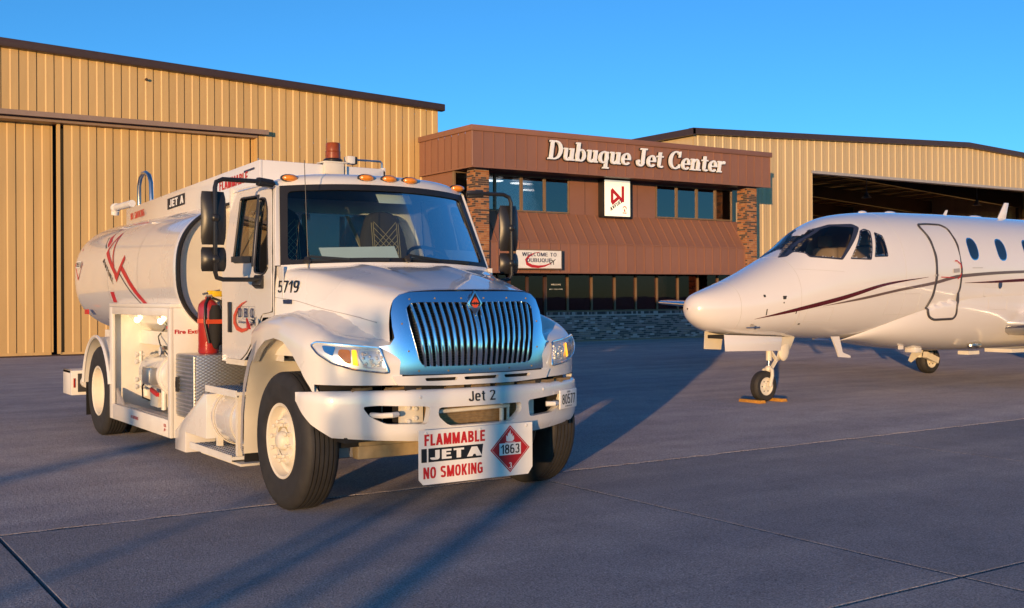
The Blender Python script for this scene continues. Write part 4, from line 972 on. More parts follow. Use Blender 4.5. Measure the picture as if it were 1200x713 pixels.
# ---- cab
def cab_x(z): return 1.035-.12*max(0, (z-1.78)/.82)**1.25
def cab_surf(sg, off=0.0): return lambda y, z: Vector((sg*(cab_x(z)+off), y, z))
side = [(2.80,1.05),(2.30,1.05),(2.16,1.12),(2.02,1.22),(1.90,1.34),(1.80,1.45),(1.55,1.46),(1.54,1.86),(1.60,2.02),(1.80,2.56),(1.88,2.60),(2.80,2.60)]
win = rounded([(2.03,1.92),(2.50,1.93),(2.54,2.50),(2.11,2.49)], .035)
vent = rounded([(1.66,1.86),(1.74,1.81),(1.97,1.83),(2.07,2.47),(1.93,2.455),(1.85,2.36)], .04)
door = [(2.64,1.08),(2.30,1.08),(2.17,1.14),(2.05,1.23),(1.93,1.36),(1.80,1.48),(1.58,1.50),(1.58,1.84),(1.63,2.0),(1.83,2.53),(2.62,2.55)]
for sg in (-1, 1):
    cs = T('cab_side', patch(MB(), side, [win, vent], cab_surf(sg), .028), 'white', smooth=40)
    dr = T('cab_door', patch(MB(), rounded(door, .03, 2), [win, vent], cab_surf(sg, .012), .026), 'white', smooth=40, solid=.012)
    obj('door_gap', MB().tube([cab_surf(sg, .002)(y, z) for y, z in door], .005, 5, closed=True), 'black_matt', dr)
    obj('window', patch(MB(), win, [], cab_surf(sg, -.01), .06), 'glass_cab', dr); obj('vent_window', patch(MB(), vent, [], cab_surf(sg, -.008), .06), 'glass_cab', dr)
    obj('window_seal', MB().tube([cab_surf(sg, .012)(y, z) for y, z in win], .011, 6, closed=True).tube([cab_surf(sg, .012)(y, z) for y, z in vent], .009, 6, closed=True), 'black', dr)
    obj('window_divider', MB().bar(cab_surf(sg, .016)(2.015,1.88), cab_surf(sg, .016)(2.10,2.50), .022, .012), 'black', dr)
    obj('window_shade', MB().bar(cab_surf(sg, .02)(2.04,1.945), cab_surf(sg, .02)(2.51,1.955), .03, .05), 'black', dr)
    obj('handle', MB().box((sg*1.045-.006, 2.50, 1.31), (sg*1.045+sg*.016, 2.59, 1.58)), 'black', dr, bevel=.012)
    obj('lower_sill', MB().box((sg*1.0, 2.2, 1.03), (sg*1.05, 2.66, 1.078)), 'cream', dr)
    T('cab_rear_pillar', MB().grid([[cab_surf(sg)(2.80, z) for z in (1.05,1.3,1.6,1.9,2.2,2.45,2.6)], [cab_surf(sg, -.06)(2.85, z) for z in (1.05,1.3,1.6,1.9,2.2,2.45,2.6)], [cab_surf(sg, -.12)(2.855, z) for z in (1.05,1.3,1.6,1.9,2.2,2.45,2.6)]]), 'white')
    T('badge', MB().box((sg*.992, 1.30, 1.565), (sg*1.004, 1.44, 1.60)), 'vinyl_navy')
    # number on the cowl, company mark on the door
    n0 = (lambda a, b: Vector((-(hood_pt(1.52-a, 5.05)[0]+.012), 1.52-a, 1.655+b))) if sg < 0 else (lambda a, b: Vector((hood_pt(1.20+a, 5.05)[0]+.012, 1.20+a, 1.655+b)))
    T('fleet_number', put_gothic(MB(), '5719', n0, .27, .098, t=.15, shear=.15), 'vinyl_black')
    dp = (lambda off: (lambda a, b: cab_surf(-1, .0245+off)(2.53-a*1.38, 1.29+b*.95))) if sg < 0 else (lambda off: (lambda a, b: cab_surf(1, .0245+off)(1.9+a, 1.28+b)))
    lg = MB(); pts = [(.30,.315),(.21,.285),(.13,.235),(.085,.175),(.085,.115),(.13,.065),(.21,.045),(.30,.06),(.38,.115)]; stroke(lg, pts, .05, dp(0), 0, [.005,.018,.034,.044,.048,.044,.036,.024,.008]); lo = T('door_emblem', lg, 'vinyl_orange')
    lg = MB()
    for k, ch in enumerate('DBQ'): put_gothic(lg, ch, dp(.003), .055, .085, .158+.105*k, .165, t=.15)
    for k in range(3):
        x0, x1 = .135+.105*k, .235+.105*k; stroke(lg, [(x0,.15),(x1,.15),(x1,.265),(x0,.265),(x0,.15)], .0025, dp(.002))
    put_text(lg, 'Dubuque Jet Center', dp(.003), .29, .032, .16, .105, bold=.02); obj('lettering', lg, 'vinyl_navy', lo)
    lg = MB(); plane_mark(lg, (.425,.135), .055, 48, dp(.004)); obj('aeroplane_mark', lg, 'vinyl_black', lo)
# windscreen and its frame
def ws_pt(a, b, off=0.0):
    x = a*((1-b)*.99+b*.885); y = (1-b)*(1.31+.22*abs(a)**2.4)+b*(1.60+.20*abs(a)**2.4); z = (1-b)*(1.905-.03*a*a)+b*(2.578-.03*a*a)
    return Vector((x, y-off, z+off*.4))
WO = [(-1,0),(1,0),(1,1),(-1,1)]; WI = rounded([(-.945,.055),(.945,.055),(.935,.925),(-.935,.925)], .05, 4)
T('windscreen', patch(MB(), WO, [], lambda a, b: ws_pt(a, b), (.06,.08)), 'glass_ws', smooth=60)
T('windscreen_gasket', patch(MB(), WO, [WI], lambda a, b: ws_pt(a, b, .006), (.03,.03)), 'black', solid=.008, smooth=50)
for sg in (-1, 1):
    ap = MB(); r0, r1, r2 = [], [], []
    for k in range(13):
        b = k/12; p = ws_pt(sg, b, .004); z = p.z; yy = 1.545+(1.80-1.545)*max(0, (z-1.86)/.70) if z > 1.86 else 1.545
        q = cab_surf(sg)(yy+.01, z); r0.append(p); r2.append(q); m = (p+q)/2; r1.append(m+Vector((sg*.012, -.012, 0)))
    T('windscreen_pillar', ap.grid([r0, r1, r2]), 'white', smooth=60)
cw = MB(); cw.grid([[ws_pt(-1+2*k/24, 0)+Vector((0,-.012,.004)) for k in range(25)], [ws_pt(-1+2*k/24, 0)+Vector((0,-.035,-.05)) for k in range(25)], [ws_pt(-1+2*k/24, 0)+Vector((0,-.03,-.5)) for k in range(25)]])
T('cowl', cw, 'white', smooth=50)
for s in (-1, 1): T('cowl_side', MB().box((s*1.0-.004, 1.44, 1.1), (s*1.0+.004, 1.66, 1.87)), 'white')
# roof
rows = []
for i in range(15):
    v = i/14; row = []
    for k in range(25):
        a = -1+2*k/24; yf = 1.60+.20*abs(a)**2.4; y = yf+(2.82-yf)*v**1.5
        lift_ = min(1, v*3.2); zc = 2.578+(.115)*math.sin(math.pi/2*lift_)**.8-.02*v
        x = a*(.885+.045*min(1, v*4)); z = zc-.03*a*a-.075*abs(a)**6*lift_
        row.append((x, y, z))
    rows.append(row)
T('cab_roof', MB().grid(rows), 'white', smooth=60)
T('roof_side', MB().grid([[r[0] for r in rows], [(-cab_x(2.58), max(1.84, r[0][1]), 2.585) for r in rows]]).grid([[r[-1] for r in rows], [(cab_x(2.58), max(1.84, r[-1][1]), 2.585) for r in rows]]), 'white', smooth=60, kind='stuff')
for x in (-.80, -.16, .06, .27, .86):
    a = x/.9; yf = 1.60+.20*abs(a)**2.4
    ml = T('marker_light', MB().ball((x, yf+.03, 2.645-.03*a*a), .05, 14, sc=(1.5,.9,.62)), 'amber')
    obj('base', MB().ball((x, yf+.037, 2.645-.03*a*a), .052, 14, sc=(1.6,.8,.68)), 'black', ml)
# cab inside
bw_ = MB(); patch(bw_, [(-.95,1.2),(.95,1.2),(.95,2.62),(-.95,2.62)], [rounded([(-.78,1.95),(.78,1.95),(.78,2.42),(-.78,2.42)], .06)], lambda x, z: Vector((x, 2.83, z)), .04)
T('cab_back', bw_, 'white_flat', solid=.03)
T('rear_window', MB().add([(-.8,2.835,1.93),(.8,2.835,1.93),(.8,2.835,2.44),(-.8,2.835,2.44)], [(0,1,2,3)]), 'glass_cab')
T('cab_floor', MB().box((-.98,1.5,1.12), (.98,2.80,1.16)), 'dash')
T('headliner', MB().box((-.84,1.85,2.55), (.84,2.80,2.565)), 'dash')
T('dashboard', MB().prism([(-.97,1.62,1.60),(-.97,1.62,1.86),(-.97,1.66,1.88),(-.97,1.80,1.86),(-.97,1.84,1.60)], (1.94,0,0)).box((-.5,1.42,1.6),(.5,1.62,1.86)).box((-.8,1.53,1.6),(.8,1.62,1.85)).prism([(.3,1.66,1.88),(.3,1.72,1.97),(.3,1.84,1.96),(.3,1.84,1.84)], (.55,0,0)), 'dash', bevel=.015)
def seat(x):
    st_ = T('seat', MB().box((x-.25,2.0,1.30), (x+.25,2.5,1.50)), 'seat', bevel=.05)
    bo_ = MB(); pr = [(-.25,1.45),(.25,1.45),(.27,1.9),(.22,2.22),(.15,2.40),(.07,2.44),(-.07,2.44),(-.15,2.40),(-.22,2.22),(-.27,1.9)]
    bo_.prism([(x+a, 2.44+(z-1.45)*.16, z) for a, z in rounded(pr, .05, 3)], (0,.13,0)); obj('backrest', bo_, 'seat', st_, bevel=.03)
    q = MB(); pl_ = lambda a, z: Vector((x+a, 2.437+(z-1.45)*.16-.004, z))
    for k in range(12):
        z0 = 1.50+.06*k
        for d in (-1, 1):
            pts = [(d*-.12, z0), (d*.12, z0+.24)]
            pts = [(a, z) for a, z in pts]
            if z0 < 2.12: stroke(q, pts, .006, pl_)
    for a in (-.145, -.125, .125, .145): stroke(q, [(a,1.5),(a,2.33)], .007, pl_)
    obj('stitching', q, 'seat_lt', st_)
    obj('seat_belt', MB().bar((x+(.30 if x < 0 else -.30),2.78,2.40), (x+(.10 if x < 0 else -.12),2.35,1.6), .05, .006), 'seat_lt', st_)
seat(.50); seat(-.54)
w_ = T('steering_wheel', MB().tube([(.62+.215*math.cos(2*math.pi*k/28), 1.90+.17*math.sin(2*math.pi*k/28), 1.95+.13*math.sin(2*math.pi*k/28)) for k in range(28)], .016, 8, closed=True), 'black')
obj('spoke', MB().bar((.42,1.9,1.95), (.82,1.9,1.95), .03, .015).bar((.62,1.9,1.95), (.62,1.75,1.84), .03, .015), 'black', w_); obj('hub', MB().ball((.62,1.9,1.945), .06), 'black', w_)
T('sun_card', MB().prism([(-.62,1.50,1.925),(.07,1.46,1.935),(.05,1.52,2.055),(-.64,1.55,2.03)], (0,.006,0)), 'card')
T('sun_card', MB().prism([(.61,1.52,1.935),(1.0-.06,1.58,1.93),(.92,1.62,2.03),(.58,1.57,2.04)], (0,.006,0)), 'card')
T('sun_card', MB().prism([(0.0,1.70,2.44),(.33,1.70,2.44),(.31,1.735,2.525),(-.02,1.735,2.525)], (0,.006,0)), 'card')
for s, x0, x1 in ((-1, -.12, -.80), (1, .72, .06)):
    p, q = ws_pt(x0/.99, .02, .03), ws_pt(x1/.99, .035, .03)
    wp = T('wiper', MB().bar(p, q, .018, .02), 'black'); obj('blade', MB().bar((p+q)/2+Vector((0,-.012,.004)), q+Vector((0,-.012,.03)), .02, .02).ball(q, .035, 8), 'black', wp)
T('antenna', MB().cyl((-.80,1.40,1.85), (-.80,1.47,2.74), .004, .003, 6).ball((-.80,1.40,1.84), .02, 8), 'black')
# mirrors
for sg in (-1, 1):
    X = -1.47 if sg < 0 else 1.385
    mm = T('door_mirror', MB().tube([(sg*.94,1.78,2.565),(sg*1.06,1.74,2.575),(X-sg*.07,1.72,2.575),(X-sg*.015,1.71,2.55),(X,1.70,2.50),(X,1.70,1.82),(X-sg*.015,1.71,1.78),(X-sg*.07,1.72,1.765),(sg*1.06,1.76,1.765)], .019, 10), 'black')
    def house(z0, z1):
        rws = []
        for k in range(9):
            v = k/8; e = .045*(1-abs(2*v-1)**4); d = math.sin(math.pi*(.12+.76*v))
            rws.append([(X+sg*.0+a*.104*(1-.12*abs(2*v-1)**6), 1.735+.03-.075*d*(1-.6*(a*a)**1.5), z0+(z1-z0)*v) for a in (-1,-.85,-.5,0,.5,.85,1)])
        b_ = MB().grid(rws); b_.add([rws[0][0], rws[0][-1], rws[-1][-1], rws[-1][0]], [(0,1,2,3)]); return b_
    for z0, z1 in ((2.045,2.475),(1.83,2.025)):
        hs_ = obj('housing', house(z0, z1), 'black', mm, solid=-.0)
        obj('clamp', MB().ball((X,1.692,z0+(z1-z0)*.5), .036, 10, sc=(1,.7,1)), 'black', mm)
        obj('mirror_glass', MB().box((X-.09,1.768,z0+.02), (X+.09,1.774,z1-.02)), 'chrome', mm)
    obj('mount', MB().bar((sg*.95,1.79,2.565), (sg*1.10,1.74,2.575), .05, .07), 'black', mm, bevel=.012); obj('mount', MB().bar((sg*1.045,1.80,1.73), (sg*1.10,1.76,1.765), .09, .10), 'black', mm, bevel=.012)

# ---- wheels
def wheel(xc, y, sg, kind, shadow=False):
    """xc: middle of the tyre; sg: which side faces out; kind: steer / dual_out / dual_in"""
    ax = (sg, 0, 0); o = (xc, y, .525); r0 = T('wheel', MB().lathe([(.06,.0),(.285,.0),(.285,-.02)], (xc-sg*.0, y, .525), ax, 32), 'cream')
    tr = [(.285,-.125),(.30,-.135),(.36,-.148),(.44,-.145),(.492,-.13),(.515,-.112),(.524,-.095)]
    gro = [-.072,-.036,.0,.036,.072]
    for g_ in gro: tr += [(.5255,g_-.006),(.512,g_-.004),(.512,g_+.004),(.5255,g_+.006)]
    tr += [(.524,.095),(.515,.112),(.492,.13),(.44,.145),(.43,.1435),(.36,.148),(.30,.135),(.285,.125)]
    obj('tyre', MB().lathe(tr, o, ax, 64), 'rubber', r0, smooth=30)
    if kind == 'steer':
        pr = [(.288,.10),(.292,.125),(.286,.132),(.268,.125),(.262,.09),(.255,.06),(.235,.05),(.205,.06),(.185,.085),(.175,.10),(.135,.105),(.12,.105)]
        rm = MB().lathe(pr, o, ax, 48); obj('rim', rm, 'cream', r0, smooth=40)
        obj('hub', MB().lathe([(.12,.100),(.115,.10),(.075,.10),(.07,.135),(.05,.155),(.02,.16),(.0,.16)], o, ax, 24), 'cream', r0, smooth=40)
        for k in range(10):
            a = 2*math.pi*(k+.3)/10; p = Vector((xc+sg*.10, y+.145*math.cos(a), .525+.145*math.sin(a)))
            n = obj('lug_nut', MB().cyl(p, p+Vector((sg*.035,0,0)), .017, .014, 6).ball(p+Vector((sg*.045,0,0)), .017, 8), 'cream', r0)
        for k in range(2):
            a = R(38+180*k); p = Vector((xc+sg*.058, y-.222*math.cos(a), .525+.222*math.sin(a)))
            obj('hand_hole', MB().cyl(p, p+Vector((sg*.004,0,0)), .035, n=16), 'dark', r0)
        obj('oil_ring', MB().lathe([(.10,.104),(.115,.112),(.122,.104)], o, ax, 24, a0=R(200), a1=R(330)), 'seat_lt', r0)
    elif kind == 'dual_out':
        pr = [(.288,.12),(.294,.135),(.284,.14),(.27,.13),(.258,.05),(.25,-.06),(.235,-.10),(.20,-.11),(.13,-.10)]
        obj('rim', MB().lathe(pr, o, ax, 48), 'cream', r0, smooth=40)
        obj('hub', MB().lathe([(.13,-.10),(.12,.0),(.10,.02),(.0,.02)], o, ax, 24), 'cream', r0, smooth=40)
        for k in range(10):
            a = 2*math.pi*(k+.3)/10; p = Vector((xc-sg*.10, y+.168*math.cos(a), .525+.168*math.sin(a))); obj('lug_nut', MB().cyl(p, p+Vector((sg*.035,0,0)), .016, .013, 6), 'cream', r0)
    return r0
FAX, RAX = .98, 6.62
for sg in (-1, 1):
    wheel(sg*1.085, FAX, sg, 'steer'); wheel(sg*1.085, RAX, sg, 'dual_out'); wheel(sg*.755, RAX, sg, 'dual_in')
T('front_axle', MB().box((-.95,.93,.42), (.95,1.03,.54)), 'chassis'); T('rear_axle', MB().cyl((-.8,RAX,.525), (.8,RAX,.525), .11).ball((0,RAX,.525), .24, 14), 'dark')
for x in (-.43, .43): T('frame_rail', MB().box((x-.045,.35,.68), (x+.045,8.3,.94)), 'grey_dk')
T('front_crossmember', MB().box((-.80,.50,.40), (.35,.60,.54)).box((-.80,.47,.50), (.35,.50,.54)), 'chassis', bevel=.02)
T('oil_pan', MB().box((-.95,.62,.40), (-.55,.80,.56)), 'vinyl_grey', bevel=.03)
# hazard board hung under the bumper
PB = T('hazard_board', MB().prism([(x, -.03+.05*(z-.26)*0, z) for x, z in [(-.58,.30),(-.545,.262),(.37,.262),(.41,.315),(.41,.655),(-.58,.655)]], (0,.006,0)), 'vinyl_white')
PB.location = (0, -.01, 0)
pp_ = lambda off: (lambda a, b: Vector((-.58+a, -.0302-off, .26+b)))
obj('red_lettering', put_gothic(MB(), 'FLAMMABLE', pp_(.002), .515, .083, .045, .282, t=.20), 'vinyl_red', PB); obj('red_lettering', put_gothic(MB(), 'NO SMOKING', pp_(.002), .505, .083, .035, .045, t=.19), 'vinyl_red', PB)
obj('black_panel', flat(flat(MB(), [(.02,.163),(.065,.163),(.065,.262),(.02,.262)], pp_(.001)), [(.078,.163),(.53,.163),(.545,.262),(.078,.262)], pp_(.001)), 'vinyl_black', PB)
obj('white_lettering', put_gothic(put_gothic(MB(), 'JET', pp_(.0025), .285, .070, .092, .178, t=.22), 'A', pp_(.0025), .11, .070, .412, .178, t=.24), 'vinyl_white', PB)
cx, cz, hd = .785, .205, .178
obj('placard', flat(MB(), [(cx,cz-hd),(cx+hd,cz),(cx,cz+hd),(cx-hd,cz)], pp_(.001)), 'vinyl_red', PB)
mb = MB(); h_ = hd-.014; stroke(mb, [(cx,cz-h_),(cx+h_,cz),(cx,cz+h_),(cx-h_,cz),(cx,cz-h_)], .003, pp_(.002)); flat(mb, [(cx-.097,cz-.045),(cx+.097,cz-.045),(cx+.097,cz+.045),(cx-.097,cz+.045)], pp_(.002))
flat(mb, [(cx-.035,cz+.062),(cx-.02,cz+.056),(cx+.02,cz+.056),(cx+.036,cz+.07),(cx+.034,cz+.10),(cx+.022,cz+.09),(cx+.02,cz+.118),(cx+.006,cz+.105),(cx+.004,cz+.145),(cx-.012,cz+.115),(cx-.018,cz+.125),(cx-.022,cz+.095),(cx-.036,cz+.105)], pp_(.002)); stroke(mb, [(cx-.045,cz+.05),(cx+.045,cz+.05)], .003, pp_(.002))
put_gothic(mb, '3', pp_(.003), .026, .042, cx-.013, cz-.145, t=.16); obj('white_print', mb, 'vinyl_white', PB)
obj('number', put_gothic(MB(), '1863', pp_(.004), .168, .070, cx-.085, cz-.035, t=.15), 'vinyl_black', PB)
mb = MB()
for x in (.06,.52,.935): mb.ball(pp_(.0)(x, .372), .012, 8, sc=(1,.6,1))
obj('screw', mb, 'white_flat', PB, kind='stuff')

# ---- behind the cab: steps, fuel tank, tool box, cabinet
ft = T('fuel_tank', MB().lathe([(.0,0),(.21,0),(.245,.02),(.25,.05),(.25,.67),(.245,.70),(.21,.72),(.0,.72)], (-.96,1.93,.57), (0,1,0), 40), 'white', smooth=40)
for y in (2.08, 2.52): obj('strap', MB().lathe([(.252,0),(.259,.0),(.259,.035),(.252,.035)], (-.96,y,.57), (0,1,0), 40), 'cream', ft)
def tread(y0, y1, x0, x1, z):
    t_ = T('step', MB().box((x0,y0,z-.03), (x1,y1,z-.002)).box((x0-.012,y0,z-.045), (x0,y1,z+.012)), 'step')
    g_ = MB(); nx = int((x1-x0)/.045); ny = int((y1-y0)/.05)
    for i in range(nx):
        for j in range(ny): g_.ball((x0+.03+i*.045, y0+.03+j*.05, z), .008, 6, sc=(1,1.2,.5))
    obj('tread_stud', g_, 'dash', t_, kind='stuff'); return t_
tread(1.88,2.66,-1.23,-.86,.835); tread(1.90,2.98,-1.27,-.98,.30)
T('step_hanger', MB().box((-1.22,1.9,.30), (-1.18,1.95,.82)).box((-1.15,2.6,.3), (-1.1,2.64,.82)).box((-1.25,1.75,.235), (-.7,2.75,.255)), 'cream')
T('corner_bracket', MB().prism([(-1.22,y,z) for y, z in [(3.62,.17),(3.62,.35),(2.78,.76),(2.70,.76),(2.70,.36),(3.30,.36),(3.30,.17)]], (.34,0,0)), 'white', bevel=.008)
tb = T('tool_box', MB().box((-1.18,3.10,.48), (-.50,3.68,1.085)), 'plate', bevel=.006)
dd = MB(); zz = [.51+.0095*k for k in range(59)]
dd.grid([[(-1.19-.007*(k % 4 > 1), 3.16, z) for k, z in enumerate(zz)], [(-1.19-.007*(k % 4 > 1), 3.66, z) for k, z in enumerate(zz)]]); dd.box((-1.188,3.14,.50), (-1.18,3.68,1.075))
td = obj('door', dd, 'alu', tb); obj('hinge', MB().cyl((-1.192,3.13,.50), (-1.192,3.13,1.075), .012, n=8), 'steel', td); obj('latch', MB().box((-1.215,3.56,.72), (-1.19,3.62,.86)).box((-1.222,3.575,.76), (-1.215,3.605,.82)), 'black', td)
cb = T('pump_cabinet', MB().box((-1.235,3.72,.26), (-1.20,3.80,1.52)).box((-1.235,5.90,.26), (-1.20,6.02,1.52)).box((-1.235,3.80,.26), (-1.20,5.90,.43)).box((-1.235,3.80,1.44), (-1.20,5.90,1.52)).box((-1.235,3.72,1.521), (-.5,6.02,1.56)).box((-1.20,3.72,.26), (-.48,3.76,1.52)).box((-1.20,5.98,.26), (-.48,6.02,1.52)).box((-1.20,3.76,.26), (-.48,5.98,.30)), 'white_flat', bevel=.006)
obj('back_panel', MB().box((-.52,3.76,.30), (-.48,5.98,1.52)), 'cream', cb)
obj('inner_floor', MB().box((-1.195,3.80,.43), (-1.10,5.90,.44)).prism([(-1.19,5.9,.44),(-1.19,5.6,.44),(-1.19,5.9,.60)], (.02,0,0)), 'vinyl_grey', cb)
mb = MB()
for y in (5.1,5.45):
    for z in (1.08,): mb.ball((-.525,y,z), .014, 6)
obj('bolt', mb, 'steel', cb, kind='stuff')
pu = T('fuel_pump', MB().lathe([(.0,0),(.15,.0),(.19,.02),(.2,.06),(.2,.85),(.19,.88),(.13,.92),(.0,.92)], (-.86,4.62,.80), (0,1.0,0), 32), 'white', smooth=40)
obj('end_flange', MB().lathe([(.0,0),(.235,0),(.24,.02),(.235,.05),(.0,.05)], (-.84,4.68,.80), (0,1,0), 32).lathe([(0,0),(.11,0),(.11,.1),(0,.1)], (-.84,5.5,.80), (0,1,0), 24).lathe([(0,0),(.16,0),(.16,.025),(0,.025)], (-.84,5.62,.80), (0,1,0), 24), 'white_flat', pu, smooth=40)
mb = MB()
for k in range(8):
    a = R(45*k); mb.cyl((-.84+.135*math.cos(a),5.60,.80+.135*math.sin(a)), (-.84+.135*math.cos(a),5.68,.80+.135*math.sin(a)), .016, n=8)
obj('flange_bolt', mb, 'cream', pu, kind='stuff')
obj('register', MB().box((-1.12,4.80,.70), (-1.02,5.10,.88)).box((-1.13,4.82,.72), (-1.12,5.08,.86)), 'alu', pu, bevel=.008)
obj('name_plate', MB().add([(-.84-.203*math.cos(R(t)), y, .80+.203*math.sin(R(t))) for t in (35,50,65) for y in (4.80,5.1)], [(0,1,3,2),(2,3,5,4)]), 'vinyl_grey', pu)
obj('pedestal', MB().box((-.98,5.0,.44), (-.70,5.3,.64)).box((-.95,4.4,.44), (-.6,4.6,.64)), 'cream', pu)
T('riser_pipe', MB().cyl((-.84,4.75,.98), (-.84,4.75,1.30), .045).lathe([(0,0),(.075,0),(.075,.03),(0,.03)], (-.84,4.75,1.10), (0,0,1), 16).lathe([(0,0),(.06,0),(.06,.06),(0,.06)], (-.84,5.0,.99), (0,0,1), 16).cyl((-.66,4.6,.9), (-.66,4.6,1.4), .04), 'white_flat', smooth=40)
T('valve_wheel', MB().lathe([(.03,.0),(.08,0),(.085,.02),(.08,.04),(.03,.04)], (-.84,5.02,1.06), (0,0,1), 16), 'dash')
T('drain_valve', MB().cyl((-1.0,4.72,.44), (-1.0,4.72,.66), .028), 'white_flat'); T('valve_lever', MB().bar((-1.06,4.74,.60), (-1.06,4.98,.64), .03, .04), 'vinyl_red')
T('overhead_hose', MB().tube([(-1.0,5.0,1.44),(-.98,4.8,1.36),(-.96,4.55,1.28),(-.92,4.4,1.15),(-.88,4.3,.98)], .014, 8), 'black'); T('overhead_hose', MB().tube([(-.95,4.9,1.44),(-.9,4.6,1.38),(-.85,4.35,1.25)], .012, 8), 'black')
T('hose_grip', MB().cyl((-.972,4.65,1.31), (-.94,4.47,1.22), .024), 'vinyl_red')
mani = T('suction_pipe', MB().tube([(-.84,5.70,.80),(-.84,5.86,.80),(-.84,5.90,.72),(-.84,5.90,.50)], .07, 12).lathe([(0,0),(.105,0),(.105,.03),(0,.03)], (-.84,5.70,.80), (0,1,0), 20), 'white_flat', smooth=50)
vb = MB()
for z in (.62,.70,.90,.98): vb.cyl((-1.0,5.74,z), (-.92,5.74,z), .022, n=10).cyl((-1.02,5.74,z), (-1.0,5.74,z), .03, n=10)
vb.cyl((-.96,5.74,.58), (-.96,5.74,1.02), .024, n=10)
T('valve_manifold', vb, 'white_flat', smooth=40, kind='stuff')
T('sensor_hose', MB().tube([(-1.03,5.1,.80),(-1.08,5.25,.66),(-1.02,5.45,.52),(-.9,5.6,.47)], .009, 6).tube([(-.95,4.70,1.0),(-1.0,4.85,1.12),(-.95,5.1,1.20),(-.8,5.3,1.3),(-.7,5.5,1.45)], .008, 6), 'black')
T('pressure_gauge', MB().lathe([(0,0),(.055,0),(.055,.03),(.045,.034),(0,.034)], (-1.02,4.68,1.06), (-1,0,0), 20), 'steel', smooth=40)
obj('dial', MB().lathe([(0,0),(.044,0)], (-1.056,4.68,1.06), (-1,0,0), 20), 'vinyl_white', truck)
T('sloped_panel', MB().prism([(-.56,3.8,1.50),(-.56,5.9,1.50),(-.56,5.2,1.40),(-.56,4.3,1.22),(-.56,3.8,1.12)], (.03,0,0)), 'cream')
for y in (5.66, 4.76):
    lp = T('cabinet_lamp', MB().cyl((-1.02,y,1.435), (-1.02,y,1.40), .05), 'white_flat'); obj('bulb', MB().ball((-1.02,y,1.375), .035, 10), 'cab_lamp', lp)
cf = frame((-1.19,3.717,0), (1,0,0), (0,0,1), .001)
T('extinguisher_lettering', put_text(MB(), 'Fire Extinguisher', cf, .48, .055, 0.0, 1.255, bold=.03), 'vinyl_red')
sf = lambda a, b: Vector((-1.237, 5.9-a, b))
T('cabinet_notice', put_text(put_text(put_text(MB(), 'NO SMOKING', sf, .28, .035, .78, .335), 'FUEL', sf, .08, .03, 1.97, .355, bold=.03), 'JET', sf, .08, .03, 1.97, .31, bold=.03), 'vinyl_red')
T('cabinet_label', put_text(put_text(MB(), 'DANGER', lambda a, b: Vector((-1.232+.06*(b-1.5)*0, 5.82-a, b)), .42, .05, 0.05, 1.455), 'JET', lambda a, b: Vector((-1.232, 5.82-a, b)), .01, .005, .3, 1.47), 'vinyl_red')

# ---- tank
TA, TB, TN, TZ = 1.2, .735, 2.6, 1.885
def tank_sec(k, n, sc=1.0):
    t = 2*math.pi*k/n; c, s = math.cos(t), math.sin(t)
    return TA*sc*math.copysign(abs(c)**(2/TN), c), TZ+TB*sc*math.copysign(abs(s)**(2/TN), s)
def tank_surf(y, z, off=0.0):
    """shell including the rounded rear end"""
    sc = catmull([(7.75,1.0),(7.86,.998),(7.97,.985),(8.09,.95),(8.20,.88),(8.28,.78),(8.34,.62)], y)[0]
    u = min(.999, abs((z-TZ)/TB/sc)); return Vector((-(TA*sc*(1-u**TN)**(1/TN)+off), y+off*(.9 if y > 8.0 else 0), z))
def tank_side(y, z, off=0.0):
    u = min(.999, abs((z-TZ)/TB)); return Vector((-(TA*(1-u**TN)**(1/TN)+off), y, z))
n = 96; rows = []
for y, sc in ((3.60,.985),(3.63,1.0),(3.75,1.0),(4.6,1.0),(5.6,1.0),(6.6,1.0),(7.75,1.0),(7.86,.998),(7.97,.985),(8.09,.95),(8.20,.88),(8.28,.78),(8.34,.62),(8.375,.4),(8.385,.15),(8.386,.02)):
    rows.append([(tank_sec(k, n, sc)[0], y, tank_sec(k, n, sc)[1]) for k in range(n)])
tank = T('tank', MB().grid(rows, closed=True), 'white', smooth=50)
rows = [[(tank_sec(k, n, sc)[0], y, tank_sec(k, n, sc)[1]) for k in range(n)] for y, sc in ((3.60,.985),(3.60,.972),(3.655,.965),(3.675,.90),(3.64,.6),(3.62,.3),(3.62,.02))]
obj('front_head', MB().grid(rows[1:], closed=True), 'cream', tank, smooth=40)
obj('rim_gasket', MB().grid([[(p[0]*1.004, p[1]-.004, TZ+(p[2]-TZ)*1.004) for p in [(tank_sec(k, n, sc)[0], y, tank_sec(k, n, sc)[1]) for k in range(n)]] for y, sc in ((3.62,1.004),(3.595,1.0),(3.595,.976),(3.62,.97))], closed=True), 'black', tank, smooth=30)
for y in (5.0, 6.25): obj('weld_seam', MB().grid([[(p[0]*1.0016, y+d, TZ+(p[1]-TZ)*1.0016) for p in [tank_sec(k, n) for k in range(n)]] for d in (-.012, .012)], closed=True), 'white', tank)
tp = lambda off=.004: (lambda a, b: tank_side(a, b, off))
mk = MB()
stroke(mk, [(5.95,2.612),(6.25,2.58),(6.5,2.52),(6.62,2.44),(6.62,2.36),(6.5,2.28),(6.40,2.245)], .075, tp())
stroke(mk, [(5.62,1.955),(5.45,1.87),(5.29,1.78),(5.15,1.71),(5.04,1.65),(4.92,1.59),(4.8,1.51),(4.7,1.42)], .072, tp())
